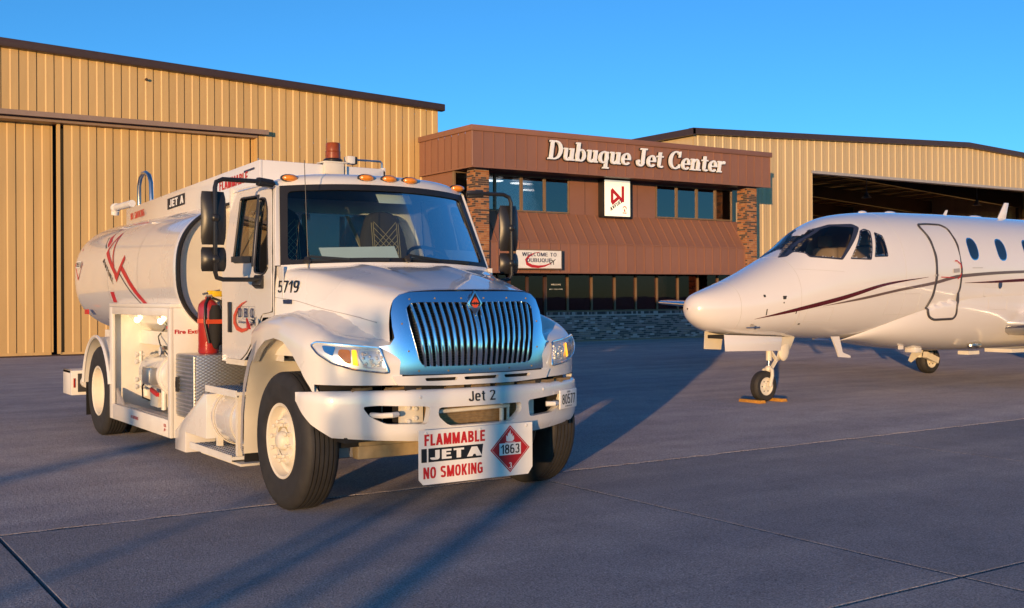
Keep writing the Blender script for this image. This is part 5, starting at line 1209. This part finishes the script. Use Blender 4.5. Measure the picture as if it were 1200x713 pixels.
for i, (a, b, w) in enumerate((((6.22,2.37),(6.36,2.15),.045), ((6.37,2.17),(5.80,1.86),.065), ((6.22,2.37),(5.86,1.84),.035), ((5.84,1.82),(5.50,2.07),.062))):
    n_ = 8; stroke(mk, [(a[0]+(b[0]-a[0])*k/n_, a[1]+(b[1]-a[1])*k/n_) for k in range(n_+1)], w, tp(.005+.0008*i))
em_ = T('tank_emblem', mk, 'vinyl_red')
mk = MB(); stroke(mk, [(6.35,2.60),(6.6,2.545),(6.73,2.45),(6.73,2.34),(6.6,2.25),(6.5,2.205)], .016, tp()); stroke(mk, [(5.74,1.91),(5.5,1.79),(5.30,1.69),(5.12,1.60),(4.95,1.50)], .016, tp())
ca, sa = math.cos(R(29)), math.sin(R(29))
put_gothic(mk, 'AVFUEL', lambda a, b: tank_side(6.47-a*ca+b*sa*0, 2.11-a*sa+b*ca, .004), .56, .075, 0, -.075, t=.17, shear=.3); obj('black_lettering', mk, 'vinyl_black', em_)
pc = T('tank_placard', flat(MB(), [(7.68,1.84),(7.49,2.04),(7.72,2.25),(7.88,2.04)], lambda a, b: tank_surf(a, b, .008)), 'vinyl_red')
obj('white_panel', flat(MB(), [(7.80,2.0),(7.57,2.0),(7.57,2.085),(7.80,2.085)], lambda a, b: tank_surf(a, b, .012)), 'vinyl_white', pc); obj('number', put_gothic(MB(), '1863', lambda a, b: tank_surf(7.78-a, b, .016), .19, .06, 0, 2.012, t=.16), 'vinyl_black', pc)
T('tank_notice', flat(MB(), [(6.16,1.57),(6.0,1.57),(6.0,1.69),(6.16,1.69)], tp()), 'vinyl_red')
T('tank_lettering', put_text(MB(), 'ZIP', lambda a, b: tank_side(5.2-a, 2.50+b*.5, .004), .5, .07), 'vinyl_grey')
# coaming on top
zr = lambda y: 2.90-.032*(y-2.85)
rw = MB()
for sg in (-1, 1): rw.prism([(sg*.655,2.85,2.45),(sg*.655,2.85,zr(2.85)),(sg*.655,7.50,zr(7.5)),(sg*.655,7.50,2.50)], (-sg*.03,0,0))
rail = T('roof_coaming', rw.prism([(-.625,2.85,2.45),(.625,2.85,2.45),(.655,2.85,2.86),(.63,2.85,2.885),(-.625,2.85,zr(2.85))], (0,.03,0)).prism([(-.625,7.47,2.45),(.625,7.47,2.45),(.625,7.47,zr(7.5)),(-.625,7.47,zr(7.5))], (0,.03,0)), 'white', bevel=.006)
rp = lambda a, b: Vector((-.659, 7.5-a, zr(7.5-a)+b))
obj('red_lettering', put_gothic(MB(), 'NO SMOKING', rp, .62, .085, .22, -.16, t=.19), 'vinyl_red', rail); obj('red_lettering', put_gothic(MB(), 'FLAMMABLE', rp, .80, .10, 3.55, -.17, t=.19), 'vinyl_red', rail)
obj('black_panel', flat(MB(), [(1.78,-.185),(2.42,-.185),(2.42,-.06),(1.78,-.06)], rp), 'vinyl_black', rail)
obj('white_lettering', put_gothic(MB(), 'JET A', lambda a, b: rp(a, b)+Vector((-.002,0,0)), .52, .085, 1.86, -.165, t=.22), 'vinyl_white', rail)
obj('notice', flat(MB(), [(4.25,-.075),(4.53,-.075),(4.53,-.055),(4.25,-.055)], rp), 'vinyl_navy', rail)
T('vent_pipe', MB().cyl((-.58,7.50,2.83), (-.58,8.35,2.83), .045).lathe([(.045,0),(.062,0),(.062,.05),(.045,.05)], (-.58,8.30,2.83), (0,1,0), 20).cyl((-.58,8.33,2.84), (-.58,8.36,2.74), .05), 'white_flat', smooth=40)
T('grab_loop', MB().tube([(-.60,7.10,2.70),(-.60,7.10,3.02),(-.60,7.04,3.11),(-.60,6.93,3.155),(-.60,6.80,3.155),(-.60,6.66,3.11),(-.60,6.58,3.02),(-.60,6.55,2.70)], .026, 12), 'steel', smooth=60)
bk = T('beacon_bracket', MB().box((-.02,2.80,2.80), (.18,2.845,2.91)).box((-.02,2.80,2.91), (.22,3.0,2.925)).box((.205,2.81,2.79),(.215,2.845,2.93)), 'cream', bevel=.004)
be = T('beacon', MB().lathe([(0,0),(.09,0),(.095,.02),(.077,.035),(.0,.035)], (.11,2.90,2.926), (0,0,1), 24), 'black')
obj('lens', MB().lathe([(.074,.036),(.072,.095),(.076,.10),(.070,.106),(.069,.175),(.062,.187),(.0,.19)], (.11,2.90,2.926), (0,0,1), 28), 'beacon', be, smooth=40)
cmr = T('work_lamp', MB().box((.25,2.86,2.92), (.33,2.96,2.995)), 'white_flat', bevel=.008); obj('lens', MB().box((.331,2.862,2.918), (.352,2.958,2.99)), 'black', cmr)
T('hand_rail', MB().tube([(.42,3.05,2.985),(.70,3.05,2.985),(.715,3.05,2.97),(.715,3.05,2.86)], .010, 8), 'steel')
# rear end
an = [R(8+3.0*k*1.9) for k in range(29)]
rf_ = MB().grid([[(-1.24, RAX+.64*math.cos(a), .50+.66*math.sin(a)) for a in an], [(-.60, RAX+.64*math.cos(a), .50+.66*math.sin(a)) for a in an]])
fe = T('rear_fender', rf_, 'white_flat', solid=.012); obj('lip', MB().tube([(-1.24, RAX+.645*math.cos(a), .50+.665*math.sin(a)) for a in an], .022, 8), 'white', fe)
T('rear_fender', MB().grid([[(1.24, RAX+.64*math.cos(a), .50+.66*math.sin(a)) for a in an], [(.60, RAX+.64*math.cos(a), .50+.66*math.sin(a)) for a in an]]), 'white_flat', solid=.012)
T('fender_inner', MB().box((-.61,6.0,.9), (-.59,7.3,1.45)), 'cream')
T('mud_flap', MB().box((-1.20,7.30,.18), (-.62,7.315,.92)), 'black'); T('mud_flap', MB().box((.62,7.30,.18), (1.20,7.315,.92)), 'black')
rbm = T('rear_bumper', MB().box((-1.20,8.12,.36), (1.20,8.18,.68)).box((-1.20,8.18,.36), (-1.16,8.6,.68)).box((1.16,8.18,.36), (1.20,8.6,.68)).box((-1.20,8.18,.64), (1.20,8.6,.68)).box((-1.0,8.0,.55),(1.0,8.12,.68)), 'white_flat', bevel=.006)
obj('recess', MB().box((-1.12,8.105,.40), (-.93,8.118,.64)), 'dash', rbm); obj('hose_coupling', MB().cyl((-1.02,8.10,.53), (-1.02,8.0,.53), .075).tube([(-1.02,8.02,.48),(-1.0,8.0,.36),(-.98,7.98,.28)], .025), 'white_flat', rbm); obj('reflector', MB().box((-1.175,8.108,.46), (-1.155,8.119,.58)), 'red', rbm)
T('coupling_tip', MB().cyl((-.98,7.98,.29), (-.98,7.97,.22), .03), 'steel')
T('tank_skirt', MB().box((-.9,6.05,1.05), (.9,7.6,1.22)).box((-.9,3.8,1.1), (.9,6.05,1.25)), 'white_flat'); T('rear_marker', MB().box((-1.17,7.35,1.42), (-1.15,7.5,1.48)), 'vinyl_red')
T('underbody', MB().box((-.5,3.2,.55), (.5,7.9,.70)), 'dark')

# ================================================================== FIRE EXTINGUISHER standing on the tool box
fx = thing('fire_extinguisher', 'red fire extinguisher with black hose and yellow tag, on the tanker truck tool box', 'fire extinguisher', (TX-.955, TY+3.42, 1.087))
obj('cylinder', MB().lathe([(0,0),(.09,0),(.098,.012),(.098,.43),(.09,.47),(.06,.505),(.03,.52),(.03,.54),(0,.54)], (0,0,0), (0,0,1), 28), 'red', fx, smooth=40)
obj('horn', MB().lathe([(.035,.44),(.06,.38),(.066,.2),(.05,.1),(.02,.03),(0,.02)], (.035,-.105,.02), (0,0,1), 18), 'black_matt', fx, smooth=40)
obj('hose', MB().tube([(.02,-.04,.53),(.10,-.06,.50),(.125,-.07,.38),(.12,-.08,.2),(.09,-.10,.09),(.05,-.11,.08)], .013, 8).tube([(-.02,-.05,.53),(-.06,-.09,.47),(-.07,-.10,.3),(-.03,-.11,.1)], .012, 8), 'black', fx, smooth=60)
obj('handle', MB().bar((-.06,-.02,.565), (.10,-.03,.60), .03, .02).bar((-.03,-.02,.545), (.09,-.03,.55), .025, .014), 'steel', fx)
obj('tag', MB().box((.02,-.07,.54), (.11,-.055,.595)).box((-.01,-.05,.56), (.05,.02,.60)), 'yellow', fx, bevel=.006)
obj('strap', MB().lathe([(.10,.29),(.104,.29),(.104,.33),(.10,.33)], (0,0,0), (0,0,1), 28).box((-.08,-.185,.285), (.13,-.165,.325)), 'vinyl_orange', fx)
# ================================================================== BUSINESS JET
AV = 11.9
jet = thing('business_jet', 'white business jet with dark red and grey stripes, parked nose to the left', 'jet', (12.4, AV, 0))
jo = (12.4, AV, 0)
def J(name, mb, m, parent=None, **k): return obj(name, mb, m, parent or jet, org=jo, **k)
ST = [(10.965,1.432,1.408,.012,1.42),(10.985,1.515,1.325,.095,1.42),(11.03,1.58,1.255,.165,1.42),(11.1,1.63,1.195,.22,1.42),(11.22,1.675,1.125,.285,1.42),(11.37,1.722,1.08,.345,1.42),(11.7,1.825,1.03,.445,1.44),(12.06,1.955,1.005,.535,1.48),(12.4,2.095,.99,.61,1.54),(12.75,2.25,.975,.68,1.61),
 (13.08,2.43,.96,.74,1.69),(13.45,2.67,.94,.795,1.76),(13.86,2.835,.92,.845,1.82),(14.2,2.895,.90,.872,1.86),(14.58,2.93,.88,.89,1.90),(15.43,2.965,.84,.91,1.94),(17,2.98,.80,.915,1.96),(19.3,2.97,.80,.915,1.96),(23,2.95,.95,.9,1.98),(25,2.88,1.3,.75,2.1),(27,2.75,1.75,.45,2.25),(28.2,2.6,2.1,.15,2.35)]
JN = 2.15
def jst(u): return catmull(ST, u)
def jsec(u, th, off=0.0):
    """th 0 = port side (towards the viewer), 90 = top"""
    t, b, w, zm = jst(u); c, s = math.cos(R(th)), math.sin(R(th)); hz = (t-zm) if s > 0 else (zm-b)
    return Vector((u, AV-(w+off)*math.copysign(abs(c)**(2/JN), c), zm+(hz+off)*math.copysign(abs(s)**(2/JN), s)))
def jside(u, z, off=0.0, sg=-1):
    """point of the skin at station u, height z"""
    t, b, w, zm = jst(u); hz = (t-zm) if z > zm else (zm-b); q = min(1, abs(z-zm)/hz)
    z = min(z, t-.001)
    return Vector((u, AV+sg*(w*(1-q**JN)**(1/JN)+off), z+(off if q >= 1 else 0)))
FT = [(13.9,.885,.28,.90),(14.4,.84,.58,1.10),(15.0,.76,.78,1.30),(15.7,.70,.90,1.46),(16.5,.655,.965,1.55),(17.5,.64,.99,1.58),(20,.64,1.0,1.6),(21.5,.70,.95,1.5),(22.8,.85,.75,1.3)]
_js = jside
def jside(u, z, off=0.0, sg=-1):
    p = _js(u, z, off, sg)
    if 13.95 < u < 22.7:
        bz, w, tz = catmull(FT, u)
        if bz < z < tz:
            q = ((tz-z)/(tz-bz))**(1/.85); hw = w*max(0, 1-q*q)**.4+off
            a = abs(p.y-AV); k = .06; p.y = AV+sg*(max(a, hw)+.22*k*math.exp(-abs(a-hw)/k))
    return p
us = []
for a, b in zip([s[0] for s in ST[:-1]], [s[0] for s in ST[1:]]):
    k = max(2, int((b-a)/(.035 if 12.3 < a < 14.7 else .12))); us += [a+(b-a)*i/k for i in range(k)]
us.append(ST[-1][0])

# wing-to-body fairing
rows = []
for i in range(61):
    u = 13.9+8.9*i/60; bz, w, tz = catmull(FT, u); row = []
    for k in range(49):
        th = -90-90+180*k/48; c, s = math.cos(R(th)), math.sin(R(th))
        th = 180+180*k/48; c, s = math.cos(R(th)), math.sin(R(th))
        row.append((u, AV+w*math.copysign(abs(c)**.8, c), tz+(tz-bz)*-abs(s)**.85))
    rows.append(row)
J('belly_fairing', MB().grid(rows), 'jet_white', smooth=70)
# wings
def wing(sg):
    rows = []
    for k in range(13):
        v = k/12; y = .55+v*8.05; le = 17.35+.6*v; ch = 3.1*(1-v)+1.25*v; z0 = 1.06+.38*v; th = .50*(1-v)+.12*v; row = []
        for x, h in ((0,0),(.008,.16),(.03,.30),(.08,.42),(.2,.52),(.4,.52),(.7,.30),(1,.02),(.7,-.10),(.4,-.30),(.2,-.38),(.08,-.32),(.03,-.22),(.008,-.12)):
            row.append((le+x*ch, AV+sg*y, z0+h*th))
        rows.append(row)
    mb = MB().grid(rows, closed=True); mb.add(rows[-1], [tuple(range(14))]); w_ = J('wing', mb, 'jet_white', smooth=50)
    le = MB(); rr = []
    for r in rows: rr.append([(x, y, z) for x, y, z in (r[11], r[12], r[13], r[0], r[1], r[2], r[3])])
    c = MB().grid(rr); c.v = [(x-.006, y, z+(.003 if i % 7 > 3 else -.003)) for i, (x, y, z) in enumerate(c.v)]
    obj('leading_edge', c, 'chrome', w_, org=jo, smooth=60)
    return w_
wing(-1); wing(1)
# tail, engines (out of the frame to the right)
fin = MB()
for p in ([(23.6,2.9),(27.6,2.75),(28.9,5.1),(27.4,5.2)],): fin.prism([(x, AV-.08, z) for x, z in p], (0,.16,0))
J('tail_fin', fin, 'jet_white', bevel=.03)
J('tailplane', MB().prism([(27.3,AV-3,5.12),(28.3,AV-3,5.12),(29.1,AV,5.12),(29.1,AV+.0,5.12),(28.3,AV+3,5.12),(27.3,AV+3,5.12),(26.9,AV,5.12)], (0,0,.12)), 'jet_white')
for sg in (-1, 1): J('engine', MB().lathe([(.38,0),(.45,.05),(.5,.4),(.52,1.2),(.42,2.6),(.36,2.6)], (22.4,AV+sg*1.35,2.65), (1,0,0), 24).box((22.9,AV+min(sg*.6,sg*1.0),2.6), (24.4,AV+max(sg*.6,sg*1.0),2.75)), 'jet_white')
# cockpit glazing
def jpatch(poly, off, sg=-1, r=.03, step=.03): return patch(MB(), rounded(poly, r, 3), [], lambda u, z: jside(u, z, off, sg), step)
def slab2(poly, th): return poly
FR = {'front': [(12.62,2.172),(12.72,2.19),(12.86,2.262),(12.95,2.238),(12.95,2.176),(13.43,2.135),(14.02,2.655),(13.95,2.71),(13.62,2.70),(13.38,2.625),(13.0,2.385)],
      'side': [(13.57,2.15),(13.98,2.14),(14.18,2.60),(14.09,2.635),(13.98,2.60)],
      'rear': [(14.05,2.185),(14.35,2.195),(14.375,2.53),(14.24,2.585)]}
GL = {'front': [[(12.98,2.20),(13.41,2.165),(13.92,2.65),(13.62,2.668),(13.46,2.628),(12.87,2.287),(12.98,2.245)], [(12.67,2.188),(12.74,2.22),(13.0,2.375),(13.40,2.615),(13.31,2.585),(12.95,2.35)]],
      'side': [[(13.60,2.17),(13.96,2.16),(14.15,2.595),(14.07,2.617),(13.985,2.58)]],
      'rear': [[(14.07,2.205),(14.33,2.213),(14.355,2.52),(14.245,2.565)]]}
fus = MB().grid([[jsec(u, 360*k/150) for k in range(150)] for u in us], closed=True)
def in_glass(f):
    for poly in FR.values():
        if all(inside((fus.v[i][0], fus.v[i][2]), poly) for i in f) and fus.v[f[0]][2] > 2.1: return True
    return False
fus.f = [f for f in fus.f if not (12.5 < fus.v[f[0]][0] < 14.5 and in_glass(f))]; fus.m = [0]*len(fus.f)
J('fuselage', fus, 'jet_white', smooth=70)
J('cockpit_floor', MB().box((12.3,AV-.6,1.55), (14.8,AV+.6,1.6)), 'dash'); J('cockpit_wall', MB().add([jsec(14.62, 360*k/40, -.03) for k in range(40)], [tuple(range(40))]), 'beige')
J('glare_shield', MB().add([(12.98,AV-.34,2.12),(12.98,AV+.34,2.12),(13.28,AV+.52,2.20),(13.28,AV-.52,2.20),(12.98,AV-.34,1.95),(12.98,AV+.34,1.95),(13.28,AV+.52,1.95),(13.28,AV-.52,1.95)], [(0,1,2,3),(7,6,5,4),(0,4,5,1),(1,5,6,2),(2,6,7,3),(3,7,4,0)]), 'dash', bevel=.02)
for v in (-.38, .38):
    st_ = J('pilot_seat', MB().box((13.95,AV+v-.24,1.62), (14.40,AV+v+.24,1.95)).box((14.28,AV+v-.23,1.95), (14.42,AV+v+.23,2.38)), 'beige', bevel=.05); obj('headrest', MB().box((14.28,AV+v-.12,2.38), (14.40,AV+v+.12,2.58)), 'beige', st_, org=jo, bevel=.04)
    J('control_yoke', MB().tube([(13.45,AV+v-.14,2.20),(13.45,AV+v-.14,2.10),(13.42,AV+v,2.06),(13.45,AV+v+.14,2.10),(13.45,AV+v+.14,2.20)], .016, 8), 'black')
for sg in (-1, 1):
    for k in FR:
        fr = J('window_frame', patch(MB(), rounded(FR[k], .025, 3), [rounded(g_, .02, 3) for g_ in GL[k]], lambda u, z: jside(u, z, .004, sg), .009), 'jet_frame', smooth=60)
        for g_ in GL[k]: obj('pane', patch(MB(), [(a, b) for a, b in g_], [], lambda u, z: jside(u, z, .0, sg), .02), 'glass_jet', fr, org=jo, smooth=60)
    for u in (16.50, 17.29, 18.08, 18.87, 19.66, 20.45):
        ov = []
        for k in range(22):
            t = 2*math.pi*k/22; c, s = math.cos(t), math.sin(t); ov.append((u+.135*math.copysign(abs(c)**.8, c)-.03*s*-0+.0, 2.355+.19*math.copysign(abs(s)**.8, s)))
        fr = J('cabin_window', patch(MB(), ov, [], lambda a, b: jside(a, b, .003, sg), .03), 'chrome', smooth=60)
        obj('pane', patch(MB(), [(u+(a-u)*.86, 2.355+(b-2.355)*.9) for a, b in ov], [], lambda a, b: jside(a, b, .006, sg), .03), 'glass_jet_dark', fr, org=jo, smooth=60)
# door, stripes, panel lines
dl = [(15.40,2.735),(15.62,2.748),(15.95,2.745),(16.06,2.69),(16.10,2.44),(16.105,1.98),(16.07,1.68),(15.95,1.44),(15.95,1.28),(15.90,1.215),(15.45,1.205),(15.33,1.26),(15.30,1.38),(15.40,1.58),(15.46,1.90),(15.47,2.2),(15.44,2.5),(15.37,2.69)]
dl = rounded(dl, .05, 3)
dr = J('cabin_door', patch(MB(), dl, [], lambda a, b: jside(a, b, .006), .035), 'jet_white', smooth=70)
obj('seal', MB().tube([jside(a, b, .004) for a, b in dl], .022, 6, closed=True), 'seal', dr, org=jo, smooth=60)
obj('handle', patch(patch(MB(), [(15.88,1.955),(16.04,1.965),(16.04,2.03),(15.88,2.02)], [], lambda a, b: jside(a, b, .018), .03), [(15.40,1.895),(15.50,1.90),(15.50,1.93),(15.40,1.925)], [], lambda a, b: jside(a, b, .018), .03), 'vinyl_grey', dr, org=jo, smooth=60)
ar = MB(); stroke(ar, [(16.0,2.14),(16.07,2.10),(16.09,2.03)], .022, lambda a, b: jside(a, b, .02)); stroke(ar, [(16.08,1.95),(16.05,1.89),(15.98,1.86)], .022, lambda a, b: jside(a, b, .02)); stroke(ar, [(15.93,2.15),(16.0,2.15)], .02, lambda a, b: jside(a, b, .02)); stroke(ar, [(15.55,1.885),(15.75,1.88),(15.9,1.875)], .014, lambda a, b: jside(a, b, .02))
obj('handle_marking', ar, 'vinyl_red', dr, org=jo)
for sg in (-1, 1):
    def S(rows_, m, off=.008):
        """rows_: (u, low edge, high edge)"""
        mb = MB(); tab = rows_; n_ = 70; g0, g1, gm = [], [], []
        for k in range(n_+1):
            u = tab[0][0]+(tab[-1][0]-tab[0][0])*k/n_; lo, hi = catmull(tab, u); g0.append(jside(u, lo, off, sg)); gm.append(jside(u, (lo+hi)/2, off, sg)); g1.append(jside(u, hi, off, sg))
        return J('stripe', mb.grid([g0, gm, g1]), m, smooth=70)
    S([(11.85,1.262,1.266),(12.5,1.36,1.412),(13.36,1.525,1.592),(14.3,1.755,1.795),(15.25,1.882,1.886)], 'maroon')
    S([(13.02,1.440,1.443),(13.78,1.535,1.572),(14.5,1.65,1.69),(15.40,1.765,1.815),(16.07,1.875,1.93),(17.87,1.965,2.012),(20,2.0,2.05),(22,1.98,2.04)], 'pewter')
    S([(16.19,1.792,1.796),(16.89,1.795,1.825),(17.87,1.82,1.87),(20,1.86,1.90)], 'maroon')
def hoop(u, z0=None, r=.0035): return MB().tube([jsec(u, 360*k/64, .0) for k in range(64)], r, 5, closed=True)
for u in (11.62, 12.62, 14.72): J('panel_seam', hoop(u, r=.0028), 'jet_seam')
for q in ([(14.35,1.30),(15.1,1.30),(15.1,1.62),(14.35,1.62)], [(16.75,1.35),(17.25,1.35),(17.25,1.72),(16.75,1.72)], [(12.75,1.22),(13.25,1.20),(13.25,1.42),(12.75,1.42)]):
    J('access_panel', MB().tube([jside(q[i][0]+(q[(i+1) % 4][0]-q[i][0])*k/8, q[i][1]+(q[(i+1) % 4][1]-q[i][1])*k/8, .0) for i in range(4) for k in range(8)], .0022, 5, closed=True), 'jet_seam')
J('panel_seam', MB().tube([jside(u, 2.0-(u-12.6)*.05, .0) for u in [12.62+.1*k for k in range(9)]], .002, 5), 'jet_seam')
fp_ = MB()
for (u, z, w, h) in ((12.0,1.60,.035,.035),(12.31,1.50,.02,.02),(12.55,1.37,.018,.07),(12.03,1.365,.018,.09),(12.70,1.18,.04,.02)):
    fp_.add([jside(u+a*w, z+b*h+(.35*a*w if h > .05 else 0), .006) for a, b in ((-.5,-.5),(.5,-.5),(.5,.5),(-.5,.5))], [(0,1,2,3)])
J('skin_port', fp_, 'vinyl_black', kind='stuff')
J('round_port', MB().add([jside(17.18+.055*math.cos(2*math.pi*k/16), 1.765+.07*math.sin(2*math.pi*k/16), .008) for k in range(16)], [tuple(range(16))]), 'chrome')
J('pitot_probe', MB().bar(jside(11.85,1.175,.0), jside(11.85,1.175,0)+Vector((-.02,-.10,-.03)), .03, .05).cyl(jside(11.85,1.175,0)+Vector((.06,-.10,-.03)), jside(11.85,1.175,0)+Vector((-.20,-.10,-.03)), .014, .009, 8), 'steel')
J('drain_mast', MB().prism([(13.55,AV-.42,.97),(13.72,AV-.42,.97),(13.80,AV-.42,.72),(13.98,AV-.42,.66),(13.98,AV-.42,.63),(13.72,AV-.42,.65),(13.66,AV-.42,.78)], (0,.03,0)), 'jet_white')
for (u, h, w) in ((14.80,.035,.10),(15.5,.03,.14),(17.85,.03,.20)): J('roof_antenna', MB().ball((u, AV, jst(u)[0]+.0), .1, 12, sc=(w*10,.5,h*10)), 'jet_white')
J('blade_antenna', MB().prism([(18.52,AV-.015,2.96),(18.76,AV-.015,2.96),(18.86,AV-.015,3.27),(18.75,AV-.015,3.27)], (0,.03,0)), 'jet_white', bevel=.006)
J('blade_antenna', MB().prism([(16.92,AV-.01,2.97),(17.0,AV-.01,2.97),(17.05,AV-.01,3.07),(17.01,AV-.01,3.07)], (0,.02,0)), 'jet_white')
J('type_lettering', patch(MB(), [(16.40,2.035),(16.68,2.04),(16.68,2.05),(16.40,2.045)], [], lambda a, b: jside(a, b, .006), .05), 'vinyl_grey')
# nose gear
ng = J('nose_gear', MB().cyl((12.62,AV,.62), (12.62,AV,.98), .045).lathe([(.065,0),(.065,.05),(.05,.06),(.05,0)], (12.62,AV,.80), (0,0,1), 16), 'cream', smooth=40)
obj('oleo_strut', MB().cyl((12.615,AV,.45), (12.62,AV,.74), .032), 'chrome', ng, org=jo, smooth=40)
fk = MB()
for s in (-1, 1): fk.tube([(12.61,AV+s*.03,.50),(12.60,AV+s*.085,.47),(12.58,AV+s*.105,.40),(12.53,AV+s*.105,.23)], [.03,.03,.028,.03], 8)
obj('fork', fk.ball((12.61,AV,.49), .06, 10), 'cream', ng, org=jo, smooth=50)
obj('torque_link', MB().bar((12.66,AV,.76), (12.78,AV,.62), .05, .03).bar((12.78,AV,.62), (12.66,AV,.48), .05, .03), 'cream', ng, org=jo)
def jet_wheel(u, v, r, w, parent, face):
    ty = obj('tyre', MB().lathe([(r*.56,-w*.42),(r*.62,-w*.5),(r*.85,-w*.5),(r*.97,-w*.34),(r,-w*.12),(r*.985,-w*.06),(r*.985,w*.06),(r,w*.12),(r*.97,w*.34),(r*.85,w*.5),(r*.62,w*.5),(r*.56,w*.42)], (u,v,r), (0,1,0), 40), 'rubber', parent, org=jo, smooth=40)
    obj('rim', MB().lathe([(r*.58,-w*.44),(r*.52,-w*.44),(r*.48,-w*.36),(r*.2,-w*.34),(r*.17,-w*.5),(0,-w*.5)], (u,v,r), (0,1,0), 32).lathe([(r*.58,w*.44),(r*.5,w*.44),(r*.45,w*.3),(0,w*.3)], (u,v,r), (0,1,0), 32), 'cream', parent, org=jo, smooth=40)
    hb = MB()
    for k in range(6):
        a = R(60*k); hb.cyl((u+r*.35*math.cos(a), v-w*.34, r+r*.35*math.sin(a)), (u+r*.35*math.cos(a), v-w*.36, r+r*.35*math.sin(a)), r*.045, n=8)
    obj('hub_hole', hb, 'dark', parent, org=jo, kind='stuff')
jet_wheel(12.50, AV, .235, .15, ng, -1)
J('nose_gear_door', MB().prism([(11.50,AV-.20,1.04),(12.70,AV-.20,.985),(12.64,AV-.22,.775),(11.50,AV-.22,.80)], (0,.015,0)), 'jet_white', bevel=.004)
J('nose_gear_door', MB().prism([(11.50,AV+.20,1.10),(11.86,AV+.20,1.04),(11.84,AV+.22,.80),(11.50,AV+.22,.82)], (0,.015,0)), 'cream')
J('nose_gear_door', MB().grid([[(12.78+.30*k/6, AV-.10+.03*j-.0, .97-.40*math.sin(math.pi/2*(j/6))*(1-.35*(k/6)**2)) for k in range(7)] for j in range(7)]).ball((12.92,AV-.02,.80), .2, 16, sc=(.62,.25,1.0)), 'cream', smooth=60)
J('gear_well', MB().box((11.5,AV-.15,.98), (12.8,AV+.15,1.03)), 'dark')
# main gear: trailing link, far one seen under the belly
for sg in (-1, 1):
    V = AV+sg*2.25
    mg = J('main_gear', MB().cyl((19.30,V-.0*sg,.34), (19.30,V-.0*sg,.95), .07).bar((19.28,V-.17,.40), (19.66,V-.17,.27), .10,.12).cyl((19.60,V-.17,.27), (19.60,V+.0,.27), .06), 'cream', smooth=40)
    obj('oleo_strut', MB().cyl((19.62,V-.18,.32), (19.56,V-.18,.86), .04), 'dash', mg, org=jo); obj('door', MB().prism([(18.72,V-.2,.30),(18.80,V-.2,.26),(19.16,V-.2,.44),(19.30,V-.2,.90),(19.16,V-.2,.90)], (0,.02,0)), 'cream', mg, org=jo)
    jet_wheel(19.60, V, .285, .22, mg, -1)
J('belly_panel', MB().box((15.66,AV-.35,.65), (15.84,AV-.15,.74)), 'jet_white', bevel=.01); J('drain_tube', MB().box((15.2,AV-.4,.72), (15.3,AV-.37,.80)), 'jet_white')
J('belly_lamp', MB().ball((16.9,AV-.62,.75), .12, 14, sc=(1.4,.6,.5)), 'steel'); J('wing_flap_fairing', MB().box((16.6,AV-.7,.60), (16.9,AV-.5,.66)).box((17.2,AV-1.1,.63), (19.5,AV-.6,.69)), 'cream')
# chocks under the nose wheel
for u, lb in ((12.20, 'short yellow wooden wheel chock in front of the jet nose wheel'), (12.78, 'short yellow wooden wheel chock behind the jet nose wheel')):
    d = -1 if u < 12.5 else 1
    c = obj('wheel_chock', MB().prism([(-.06*d+x*1.0, -.22, z) for x, z in [(-.07,0),(.07,0),(.05,.045),(-.05,.045)]], (0,.44,0)), 'chock', loc=(u, AV, .002), bevel=.006); tag(c, lb, 'wheel chock', 'chocks at the nose wheel')
